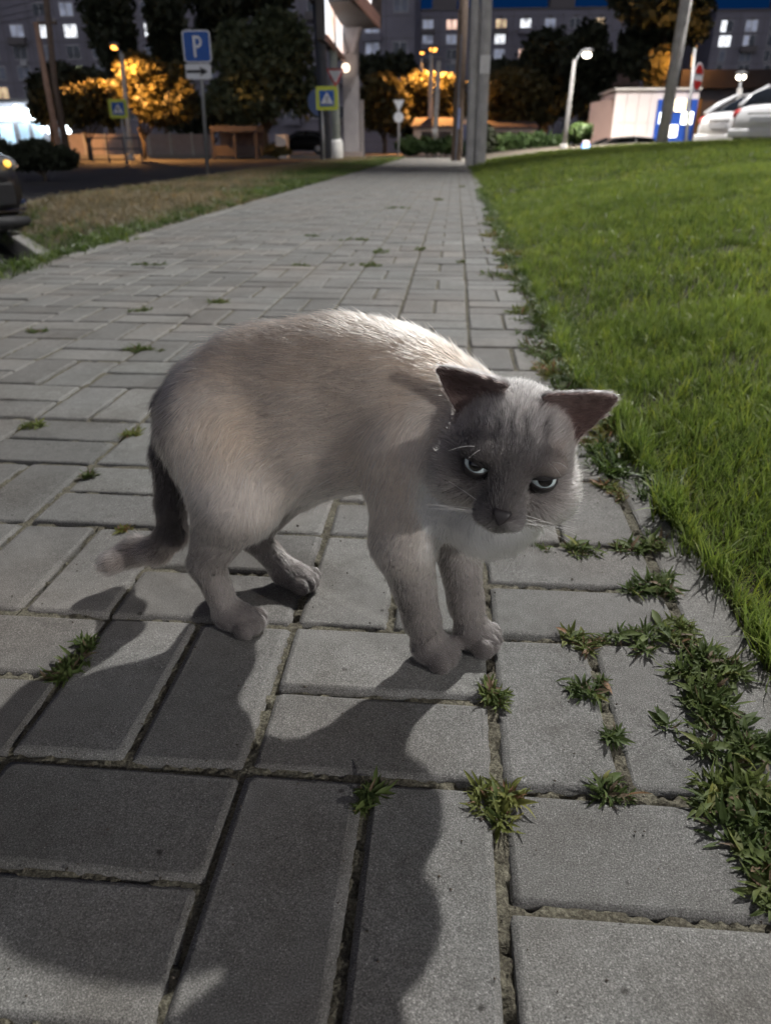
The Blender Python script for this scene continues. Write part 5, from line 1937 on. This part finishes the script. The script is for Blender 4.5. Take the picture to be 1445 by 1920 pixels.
# bus shelter with faded posters
y = 42.
xa, xb = x_at(402, y), x_at(488, y)
t = thing('bus_shelter', 'dark brown bus shelter with lit faded posters left of the green tree', 'shelter', ((xa + xb) / 2, y, -.14))
w_ = (xb - xa) / 2
M_SHEL = paint('shelter_brown', (.075, .058, .055), .7, 0, .2, 3)
z0, z1, z2 = .0, z_at(440, 262, y) + .14, z_at(440, 236, y) + .14
MB().box(-w_, w_, -.6, 1.0, z1 + .36, z2).build('roof', M_SHEL, t)
MB().box(-w_ + .05, w_ - .05, .9, .98, 0, z1 + .35).build('back_wall', paint('shelter_poster', (.17, .11, .09), .8, 0, .6, 2.2), t)
MB().box(-w_ + .02, w_ - .02, -.1, .4, 0, .50).build('bench', M_SHEL, t)
for sx in (-1, 0, 1):
    MB().box(sx * (w_ - .1) - .06, sx * (w_ - .1) + .06, -.58, -.46, -.2, z1 + .35).build('post', M_SHEL, t)
MB().box(x_at(515, y) - (xa + xb) / 2, x_at(535, y) - (xa + xb) / 2, .2, .9, -.1, 1.0).build('white_cabinet', M_PALEWALL, t)
# shop pavilion with a bright script sign
y = 62.
xa, xb = x_at(-120, y), x_at(116, y)
t = thing('shop_pavilion', 'low shop pavilion with a dazzling white script sign at the far left', 'shop', ((xa + xb) / 2, y, -.14))
w_ = (xb - xa) / 2
zt = z_at(50, 192, y) + .14
MB().box(-w_, w_, 0, 8, -.2, zt).build('wall', paint('shop_grey', (.28, .28, .31), .7, 0, .1, 1), t)
MB().box(-w_ - .2, w_ + .2, -.5, 8.2, zt + .002, zt + .25).build('roof_edge', M_DARKFRAME, t)
xm = (xa + xb) / 2
for a, b in ((4, 34), (40, 62), (66, 88)):
    f_ = MB().box(x_at(a, y) - xm, x_at(b, y) - xm, -.06, -.005, .3, z_at(20, 226, y)).build('shop_window', M_STEEL, t)
    MB().box(x_at(a + 2, y) - xm, x_at(b - 2, y) - xm, -.075, -.062, .4, z_at(20, 228, y)).build('pane', glow('shop_glass', (.45, .62, .75), .35 if a > 20 else 1.2), f_)
G_SIGN = glow('sign_white_light', (.86, .95, 1.0), 9)
sc = lambda px, py: (x_at(px, y, py) - xm, -.35, z_at(px, py, y) + .14)
pts = []
for k in range(120):
    q = k / 119
    pts.append(sc(-6 + 84 * q + 5 * math.sin(q * 44), 214 + 2 * q + 6.5 * math.sin(q * 44 + 1.3) - 7 * math.exp(-((q - .5) / .10) ** 2) - 7 * math.exp(-(q / .05) ** 2)))
MB().tube(pts, .17, 6).build('script_lettering', G_SIGN, t)
MB().tube([sc(50, 224), sc(60, 226), sc(72, 227), sc(82, 216)], .16, 6).build('script_lettering', G_SIGN, t)
sg = MB()
for px, py in ((84, 243), (92, 236), (98, 246), (126, 237), (133, 246)):
    sg.ball(sc(px, py), .20, 8, 6)
sg.build('window_lights', G_SIGN, t)
point('shop_light', np.array(sc(40, 214)) + [xm, y - 2.5, 0], 260, (.80, .90, 1.0), .5)

# gabled house behind the bent lamp
y = 58.
xa, xb = x_at(1098, y), x_at(1186, y)
t = thing('gabled_house', 'small dark gabled house behind the pink kiosk', 'house', ((xa + xb) / 2, y, -.3))
w_ = (xb - xa) / 2
ze, zr = z_at(1140, 160, y) + .3, z_at(1140, 118, y) + .3
MB().box(-w_ * .9, w_ * .9, 0, 6, -.2, ze).build('wall', paint('house_wall', (.16, .145, .13), .9, 0, .15, 1), t)
MB().add([(-w_, -.2, ze), (w_, -.2, ze), (0, -.2, zr), (-w_, 6.2, ze), (w_, 6.2, ze), (0, 6.2, zr)], [(0, 1, 2), (3, 5, 4), (0, 2, 5, 3), (1, 4, 5, 2)]).build('roof', M_ROOFRED, t)
MB().box(-.4, .4, -.03, .0, 1.2, 2.2).build('window', M_DARKFRAME, t)

# pink-white kiosk with a blue chequered light board
y = 30.
M_KIOSK = paint('kiosk_panel', (.70, .62, .60), .7, 0, .05, .8)
kc = np.array([x_at(1216, y), y, -.9])
t = thing('kiosk', 'pinkish white panelled kiosk with a blue chequered light board', 'kiosk', kc)
kx = lambda px, py=230: x_at(px, y, py) - kc[0]
kz = lambda py: z_at(1200, py, y) - kc[2]
xl, xr, zt = kx(1141, 280), kx(1302), kz(169)
MB().box(xl + .04, xr - .02, .06, 3.2, -.2, zt - .05).build('body', M_KIOSK, t)
npx = 7
for k in range(npx):
    for j in range(3):
        a_, b_ = xl + (xr - xl) * k / npx, xl + (xr - xl) * (k + 1) / npx
        MB().box(a_ + .006, b_ - .006, 0, .058, zt * j / 3 + .006, zt * (j + 1) / 3 - .006).build('panel', M_KIOSK, t)
MB().box(xl - .05, xr + .05, -.06, 3.3, zt + .002, zt + .07).build('roof_trim', M_PALEWALL, t)
MB().add([(xl + .03, .1, -.2), (xl - .55, 1.8, -.2), (xl - .55, 1.8, zt * .90), (xl + .03, .1, zt * .92), (xl + .03, 3, zt * .92), (xl + .03, 3, -.2)], [(0, 3, 2, 1), (1, 2, 4, 5), (2, 3, 4)]).build('side_wing', paint('kiosk_pink', (.52, .36, .32), .8, 0, .1, 1), t)
bw = kx(1299, 240) - kx(1226, 240)
bz0, bz1 = .1, kz(187)
bd = MB().box(kx(1226), kx(1299), -.16, -.02, bz0, bz1).build('light_board', paint('board_blue', (.02, .08, .40), .4, 0, .06, 2), t)
gz = (bz1 - kz(286)) / 4.3
for nm_, px, py, col_, st_ in (('light_tile', 1267, 198, (1, .80, .42), 3.2), ('light_tile', 1242, 222, (.85, .92, 1.0), 3.5), ('light_tile', 1283, 222, (.97, 1.0, .85), 3.5), ('light_tile', 1258, 246, (1, .93, .86), 3.8)):
    tz = kz(py)
    plate(nm_, rect(bw * .29, bw * .29, .05), (kx(px), -.165, tz), glow('tile_%d' % px, col_, st_), bd, .02)

# small blue-lit marker on the grass
b_ = on_z(1098, 284, .255)
p = np.array([x_at(1098, 20.), 20., .22])
t = thing('lit_marker', 'small glowing blue and white marker post on the grass before the kiosk', 'marker', p)
MB().tube([(0, 0, -.1), (0, 0, .05), (0, 0, .22)], [.09, .10, .095], 12).build('body', glow('marker_blue', (.05, .22, 1.0), 2.2), t, True)
MB().tube([(0, -.03, .04), (0, -.03, .20)], [.085, .085], 12).build('front_light', glow('marker_pale', (.55, .80, 1.0), 2.2), t, True)
MB().tube([(0, 0, .221), (0, 0, .30)], [.09, .07], 12).build('cap', glow('marker_white', (.95, .80, .80), 1.2), t, True)

# =================================================================== apartment blocks
M_PANEL = paint('panel_concrete', (.25, .245, .30), .9, 0, .14, .35)
M_SEAM = paint('panel_seam', (.17, .16, .17), .95)
M_FRAME = paint('window_frame', (.55, .56, .60), .6)
M_GLASSD = paint('dark_window', (.075, .09, .12), .12, 0, .4, .9)
M_GLASSB = paint('curtained_window', (.22, .25, .33), .3, 0, .25, .9)
def window_glow(name, col, st):
    m = glow(name, col, st)
    nt = m.node_tree
    bs = nt.nodes['Principled BSDF']
    n = noise(nt, 1.3, 3, .6)
    r = ramp(nt, n.outputs[0], [(.32, tuple(c * .18 for c in col)), (.5, tuple(c * .75 for c in col)), (.62, col)])
    nt.links.new(r.outputs[0], bs.inputs['Emission Color'])
    return m


G_WIN = [window_glow('window_white', (.93, .96, 1.0), 1.5), window_glow('window_warm', (1, .74, .45), .8), window_glow('window_violet', (.36, .16, 1.0), 1.6), window_glow('window_green', (.85, .95, .45), 1.6), window_glow('window_pink', (1, .66, .52), 1.2), window_glow('window_dim', (.55, .60, .75), .30)]


def box_mesh(name, w, h, d, mat):
    return MB().box(-w / 2, w / 2, -d, 0, -h / 2, h / 2).mesh(name, mat)


def apartment(label, px0, px1, y, top_py, depth, px_col, py_row, py_first, rows, lit, ww, wh, seed, parapet=True, extra=0):
    """panel block facing the street; windows laid out on the storey grid"""
    r = np.random.default_rng(seed)
    xa, xb = x_at(px0, y), x_at(px1, y)
    zt = z_at(px0, top_py, y) + extra
    t = thing('apartment_block', label, 'building', ((xa + xb) / 2, y, -1.0))
    xm = (xa + xb) / 2
    w_ = (xb - xa) / 2
    MB().box(-w_, w_, 0, depth, 0, zt + 1).build('wall', M_PANEL, t)
    st = z_at(px0, py_first, y) - z_at(px0, py_first + py_row, y)          # storey height
    z_first = z_at(px0, py_first, y)
    seam = MB()
    cw = (px_col / _f) * y * 1.0
    ncol = int((xb - xa) / cw)
    cw = (xb - xa) / ncol
    for k in range(1, ncol):
        seam.box(-w_ + k * cw - .03, -w_ + k * cw + .03, -.012, .004, .5, zt + .9)
    k = -1
    z_ = z_first + st / 2
    while z_ > .5:
        seam.box(-w_ + .1, w_ - .1, -.014, .004, z_ + 1 - .03, z_ + 1 + .03)
        z_ -= st
    sm = seam.build('panel_seams', M_SEAM, t)
    sm['kind'] = 'stuff'
    frame = box_mesh('window', ww, wh, .05, M_FRAME)
    fn = box_mesh('window', ww * .55, wh, .05, M_FRAME)
    cache = {}

    def pane(mat, wide):
        key = (mat.name, wide)
        if key not in cache:
            cache[key] = box_mesh('pane', (ww if wide else ww * .55) * .42 if wide else ww * .45, wh * .86, .03, mat)
        return cache[key]
    for j in range(rows):
        zc = z_first - j * st
        if zc < 1.0:
            break
        for k in range(ncol):
            xc = -w_ + (k + .5) * cw + r.normal(0, .05)
            d = [(abs(x_at(lp, y, lq) - xm - xc) + abs(z_at(lp, lq, y) - zc) * .9, gi) for lp, lq, gi in lit]
            d.sort()
            g = None
            if d and d[0][0] < cw * .55:
                g = G_WIN[d[0][1]]
            wide = r.random() < .7 or g is not None
            if g is None and r.random() < .10:
                continue
            f_ = link('window', frame if wide else fn, t)
            f_.location = (xc, -.002, zc + 1)
            gl = g or (M_GLASSB if r.random() < .45 else M_GLASSD)
            for sx in ((-.245, .245) if wide else (0,)):
                p_ = link('pane', pane(gl if (g is None or r.random() < .9) else M_GLASSD, wide), f_)
                p_.location = (sx * ww, -.052, 0)
            if r.random() < .30:
                b_ = MB().box(-ww * .62, ww * .62, -.75, -.06, -wh * .95, -wh * .42).build('balcony', M_PANEL if r.random() < .5 else M_SEAM, t)
                b_.location = (xc, 0, zc + 1)
            elif r.random() < .12:
                b_ = MB().box(-.4, .4, -.4, -.06, -wh * .5 - .62, -wh * .5 - .1).build('air_conditioner', M_FRAME, t)
                b_.location = (xc + .3, 0, zc + 1)
    if parapet:
        for k in range(ncol):
            v = MB().box(-.22, .22, -.02, .01, -.22, .22).build('attic_vent', M_SEAM, t)
            v.location = (-w_ + (k + .5) * cw, -.004, zt + 1 - .9)
        MB().box(-w_ - .1, w_ + .1, -.12, depth, zt + 1.002, zt + 1.25).build('parapet', M_SEAM, t)
    return t, xm, zt


apartment('grey apartment block filling the left background behind the poplars', -90, 774, 96., -40, 14, 44, 40, 21, 6,
          [(137, 60, 0), (82, 58, 0), (130, 22, 5), (152, 22, 2), (150, 135, 3), (24, 172, 1), (270, 45, 0), (360, 45, 1), (555, 38, 1), (705, 124, 0), (705, 85, 5), (715, 40, 5), (8, 60, 5), (405, 40, 1)], 1.6, 1.4, 901, False, 4)
t, xm, zt = apartment('far grey apartment block with roof boxes behind the twin pole', 776, 1300, 132., 21, 13, 36, 28, 47, 8,
                      [(940, 45, 1), (995, 47, 0), (938, 73, 0), (933, 100, 5), (935, 127, 4), (850, 50, 4), (800, 46, 5), (1018, 60, 5), (850, 73, 5), (992, 102, 4), (1130, 45, 1), (1148, 45, 5)], 1.65, 1.35, 902)
for px in (825, 1035):
    MB().box(x_at(px - 22, 132.) - xm, x_at(px + 22, 132.) - xm, 3, 7, zt + 1.26, zt + 3.4).build('roof_box', M_SEAM, t)
t, xm, zt = apartment('panel apartment block with pale balconies at the right edge', 1302, 1520, 118., 22, 13, 36, 28, 50, 6,
                      [(1358, 50, 0), (1344, 78, 0), (1312, 105, 4), (1375, 78, 5), (1420, 50, 5), (1390, 50, 5), (1382, 78, 5)], 1.6, 1.4, 903)
MB().box(x_at(1425, 118.) - xm, x_at(1475, 118.) - xm, 3, 7, zt + 1.26, zt + 3.2).build('roof_box', M_SEAM, t)
# dark low hall in front of it
y = 62.
xa, xb = x_at(1262, y), x_at(1560, y)
t = thing('low_hall', 'dark flat roofed hall below the right apartment block', 'building', ((xa + xb) / 2, y, -1.))
w_ = (xb - xa) / 2
MB().box(-w_, w_, 0, 10, 0, z_at(1400, 166, y) + 1).build('wall', paint('hall_grey', (.15, .14, .15), .85, 0, .15, .7), t)
MB().box(-w_ - .3, w_ + .3, -.5, 10.3, z_at(1400, 166, y) + 1.002, z_at(1400, 131, y) + 1).build('roof_fascia', paint('hall_fascia', (.045, .035, .034), .8, 0, .2, 1), t)
MB().box(x_at(1290, y) - (xa + xb) / 2, x_at(1302, y) - (xa + xb) / 2, -.05, -.002, .9, z_at(1300, 184, y) + 1).build('door', paint('ochre_door', (.36, .22, .07), .7), t)  # door in plain ochre paint, no glow

# =================================================================== cars
M_TYRE = paint('tyre', (.018, .018, .019), .85, 0, .2, 30)
M_RIM = paint('alloy_rim', (.42, .42, .43), .35, .8, .1, 30)
M_CARGLASS = paint('car_glass', (.010, .012, .015), .06, 0, .2, 4)
M_TRIM = paint('black_plastic', (.020, .020, .022), .6, 0, .2, 30)
M_TRIM.node_tree.nodes['Principled BSDF'].inputs['Specular IOR Level'].default_value = .12
M_CHROME = paint('chrome', (.62, .62, .63), .15, 1.0, .05, 30)


def loft(stations, n=20, p=3.2):
    """closed skin through super-elliptic sections: (x, half width, z low, z high)"""
    mb = MB()
    vs = []
    for x, hw_, zl, zh in stations:
        for k in range(n):
            a = 2 * math.pi * k / n
            c, s = math.cos(a), math.sin(a)
            yy = math.copysign(abs(c) ** (2 / p), c) * hw_
            zz_ = (zl + zh) / 2 + math.copysign(abs(s) ** (2 / p), s) * (zh - zl) / 2
            vs.append((x, yy, zz_))
    fs = []
    m_ = len(stations)
    for i in range(m_ - 1):
        for k in range(n):
            fs.append((i * n + k, (i + 1) * n + k, (i + 1) * n + (k + 1) % n, i * n + (k + 1) % n))
    fs.append(tuple(range(n)))
    fs.append(tuple((m_ - 1) * n + k for k in range(n))[::-1])
    return mb.add(vs, fs)


def car(name, label, loc, rz, body, scale=1.0, lights_rear=None, lights_front=None, hatch=False):
    """nose at +x, tail at -x, on four wheels"""
    t = thing(name, label, 'car', loc, rz, None)
    t.scale = (scale, scale, scale)
    low = [(2.16, .50, .34, .62), (2.10, .70, .24, .70), (1.85, .82, .20, .77), (1.3, .87, .19, .88), (.7, .88, .19, .94), (-.4, .885, .19, .96), (-1.2, .88, .19, .99), (-1.75, .84, .22, 1.02), (-2.05, .78, .26, .99), (-2.14, .66, .34, .90)]
    b = loft(low).build('body', body, t, True)
    cab = [(.95, .62, .86, .93), (.55, .69, .84, 1.18), (.15, .66, .84, 1.40), (-.5, .64, .84, 1.46), (-1.1, .63, .84, 1.40), (-1.55, .64, .84, 1.20), (-1.9, .66, .84, .97)]
    if hatch:
        cab = cab[:4] + [(-1.2, .64, .84, 1.43), (-1.75, .64, .84, 1.30), (-2.02, .68, .84, .98)]
    g = loft(cab, 20, 3.0).build('glasshouse', M_CARGLASS, t, True)
    roof = [(.18, .60, 1.385, 1.42), (-.1, .63, 1.39, 1.455), (-.5, .645, 1.40, 1.482), (-1.05, .62, 1.385, 1.43)]
    loft(roof, 16, 2.6).build('roof', body, t, True)
    for s in (-1, 1):
        MB().tube([(.98, s * .66, .90), (.56, s * .675, 1.19), (.15, s * .63, 1.41)], .045, 6).build('pillar', body, t, True)
        MB().tube([(-.45, s * .70, .93), (-.5, s * .645, 1.43)], .045, 6).build('pillar', body, t, True)
        MB().tube([(-1.95, s * .70, .96), (-1.55, s * .66, 1.20), (-1.05, s * .62, 1.41)], [.075, .08, .05], 6).build('pillar', body, t, True)
        MB().ball((.62, s * .98, .98), (.08, .11, .07), 10, 6).build('mirror', body, t, True)
        MB().box(-.22, -.02, s * .885 - .012, s * .885 + .012, .80, .83).build('door_handle', M_CHROME, t)
        for wx in (1.33, -1.30):
            w = MB().tube([(0, -.10 * s, 0), (0, .0, 0), (0, .105 * s, 0)], [.30, .31, .295], 20).build('wheel', M_TYRE, t, True)
            w.location = (wx, s * .80, .31)
            MB().tube([(0, .106 * s, 0), (0, .112 * s, 0)], [.215, .20], 20).build('rim', M_RIM, w, True)
            ar = MB()
            for q in range(5):
                a = 2 * math.pi * q / 5
                ar.tube([(0, .118 * s, 0), (.19 * math.cos(a), .116 * s, .19 * math.sin(a))], .022, 5)
            ar.build('spokes', M_RIM, w)
            pts = [(wx + .36 * math.cos(a), s * .872, .31 + .36 * math.sin(a)) for a in np.linspace(-.15, math.pi + .15, 12)]
            MB().tube(pts, .045, 6).build('wheel_arch', M_TRIM, t, True)
        MB().ball((1.93, s * .62, .655), (.175, .195, .085), 12, 8).build('headlight', lights_front or M_CHROME, t, True)
        MB().ball((-2.02, s * .64, .80), (.115, .17, .12), 12, 8).build('tail_light', lights_rear or M_SRED, t, True)
    MB().box(2.02, 2.17, -.55, .55, .36, .54).build('grille', M_TRIM, t, bevel=.02)
    MB().box(-2.17, -2.02, -.80, .80, .30, .50).build('rear_bumper', body, t, bevel=.05)
    MB().box(-2.185, -2.10, -.27, .27, .62, .73).build('number_plate', M_SWHITE, t)
    MB().tube([(-2.13, -.35, .80), (-2.14, .35, .80)], .018, 6).build('trim_strip', M_CHROME, t)
    return t


M_WHITECAR = paint('white_car_paint', (.78, .79, .81), .25, 0, .03, 3, .6)
M_BLACKCAR = paint('black_car_paint', (.006, .006, .007), .36, 0, .2, 3, .0)
M_BLACKCAR.node_tree.nodes['Principled BSDF'].inputs['Specular IOR Level'].default_value = .16
M_REDLAMP = glow('tail_lamp_weak_glow', (.40, .03, .03), .12)  # weak red glow added to the parked cars' switched-off tail lamps
y = 22.5
car('parked_car', 'white sedan parked behind the lawn crest, the left one of two', (x_at(1398, y) + .95, y + .5, .18), math.radians(28), M_WHITECAR, 1.0, M_REDLAMP)
car('parked_car', 'white hatchback at the right picture edge in front of the sedan', (x_at(1470, 20.) + .85, 21.0, .28), math.radians(40), M_WHITECAR, .98, M_REDLAMP, None, True)
y = 27.
car('moving_car', 'dark car with glowing red tail lights half hidden behind the lawn', (x_at(1208, y), y, -.82), math.radians(6), M_BLACKCAR, 1.0, glow('brake_lamp', (1, .08, .07), 7))
mc = [o for o in COL.objects if o.name.startswith('moving_car') and o.parent is None][0]
MB().box(-2.06, -1.98, -.34, .34, 1.10, 1.17).build('brake_light_bar', glow('brake_bar', (1, .12, .14), 9), mc)
car('parked_car', 'small dark far car left of the larger crossing sign', (x_at(565, 52.), 52., -.14), math.radians(180), M_BLACKCAR, .9)

# the near black car at the left edge: only its front corner shows
t = car('parked_car', 'black car front corner with amber lit headlight at the left edge', (-5.42, 5.80, -.31), math.radians(-14), M_BLACKCAR, .95, None, paint('headlight_glass', (.20, .19, .19), .12, .3, .5, 16, .5))
hl = [c for c in t.children if c.name.startswith('headlight')]
for c, s in zip(hl, (-1, 1)):
    MB().ball((2.09, s * .60, .665), (.032, .032, .028), 10, 8).build('bulb', glow('amber_bulb_%d' % s, (1, .60, .10), 1.6), c, True)
    MB().ball((2.02, s * .74, .65), (.03, .03, .025), 8, 6).build('side_marker', glow('pink_bulb_%d' % s, (1, .55, .40), 1.2), c, True)
for s in (-1, 1):
    MB().ball((2.06, s * .66, .36), (.06, .09, .075), 10, 8).build('fog_lamp', M_CHROME, t, True)
MB().tube([(2.12, -.66, .33), (2.165, 0, .33), (2.12, .66, .33)], .014, 6).build('chrome_strip', M_CHROME, t, True)
loft([(2.20, .45, .20, .29), (2.12, .72, .17, .31), (1.9, .84, .16, .30)], 16, 2.6).build('front_lip', M_TRIM, t, True)

# =================================================================== person behind the twin pole
def person(label, x, y, zb, h):
    import bmesh
    j = {'pel': (0, 0, .93), 'wst': (0, 0, 1.08), 'chest': (0, .01, 1.30), 'nk': (0, 0, 1.47), 'hd': (0, -.015, 1.57), 'hd2': (0, -.01, 1.70),
         'hl': (-.10, 0, .90), 'kl': (-.11, -.02, .50), 'al': (-.11, .02, .09), 'fl': (-.12, -.13, .04), 'hr': (.10, 0, .90), 'kr': (.11, -.02, .50), 'ar': (.11, .02, .09), 'fr': (.12, -.13, .04),
         'sl': (-.19, 0, 1.40), 'el': (-.25, .02, 1.13), 'wl': (-.22, -.10, .90), 'ml': (-.215, -.13, .82), 'sr': (.19, 0, 1.40), 'er': (.25, .02, 1.13), 'wr': (.22, -.10, .90), 'mr': (.215, -.13, .82)}
    rad = {'pel': .155, 'wst': .145, 'chest': .165, 'nk': .06, 'hd': .095, 'hd2': .085, 'hl': .095, 'kl': .065, 'al': .048, 'fl': .04, 'hr': .095, 'kr': .065, 'ar': .048, 'fr': .04, 'sl': .075, 'el': .055, 'wl': .038, 'ml': .042, 'sr': .075, 'er': .055, 'wr': .038, 'mr': .042}
    ed = [('pel', 'wst'), ('wst', 'chest'), ('chest', 'nk'), ('nk', 'hd'), ('hd', 'hd2'), ('pel', 'hl'), ('hl', 'kl'), ('kl', 'al'), ('al', 'fl'), ('pel', 'hr'), ('hr', 'kr'), ('kr', 'ar'), ('ar', 'fr'), ('chest', 'sl'), ('sl', 'el'), ('el', 'wl'), ('wl', 'ml'), ('chest', 'sr'), ('sr', 'er'), ('er', 'wr'), ('wr', 'mr')]
    ks = list(j)
    me = bpy.data.meshes.new('person')
    s = h / 1.78
    me.from_pydata([tuple(c * s for c in j[k]) for k in ks], [(ks.index(a), ks.index(b)) for a, b in ed], [])
    o = link('person', me)
    o.location = (x, y, zb)
    md = o.modifiers.new('skin', 'SKIN')
    for v, k in zip(me.skin_vertices[0].data, ks):
        v.radius = (rad[k] * s, rad[k] * s * (.72 if k in ('pel', 'wst', 'chest') else 1))
        v.use_root = k == 'pel'
    o.modifiers.new('sub', 'SUBSURF').render_levels = 2
    mt = bpy.data.materials.new('person_clothes')
    mt.use_nodes = True
    nt = mt.node_tree
    bs = nt.nodes['Principled BSDF']
    tc = nt.nodes.new('ShaderNodeTexCoord')
    sp = nt.nodes.new('ShaderNodeSeparateXYZ')
    nt.links.new(tc.outputs['Object'], sp.inputs[0])
    dv_ = nt.nodes.new('ShaderNodeMath')
    dv_.operation = 'DIVIDE'
    dv_.inputs[1].default_value = 1.78 * s
    nt.links.new(sp.outputs[2], dv_.inputs[0])
    r = ramp(nt, dv_.outputs[0], [(0, (.02, .02, .02)), (.05, (.02, .022, .04)), (.53, (.022, .026, .055)), (.815, (.026, .030, .062)), (.825, (.30, .19, .14))])
    r.color_ramp.interpolation = 'CONSTANT'
    nt.links.new(r.outputs[0], bs.inputs['Base Color'])
    bs.inputs['Roughness'].default_value = .9
    me.materials.append(mt)
    MB().ball((0, .012 * s, 1.665 * s), (.100 * s, .108 * s, .095 * s), 14, 10).build('hair', paint('dark_hair', (.03, .022, .018), .6), o, True)
    tag(o, 'person in dark blue clothes standing half hidden behind the pale twin poles', 'person')


y = 33.
person('', x_at(870, y), y, -.2, 1.60)
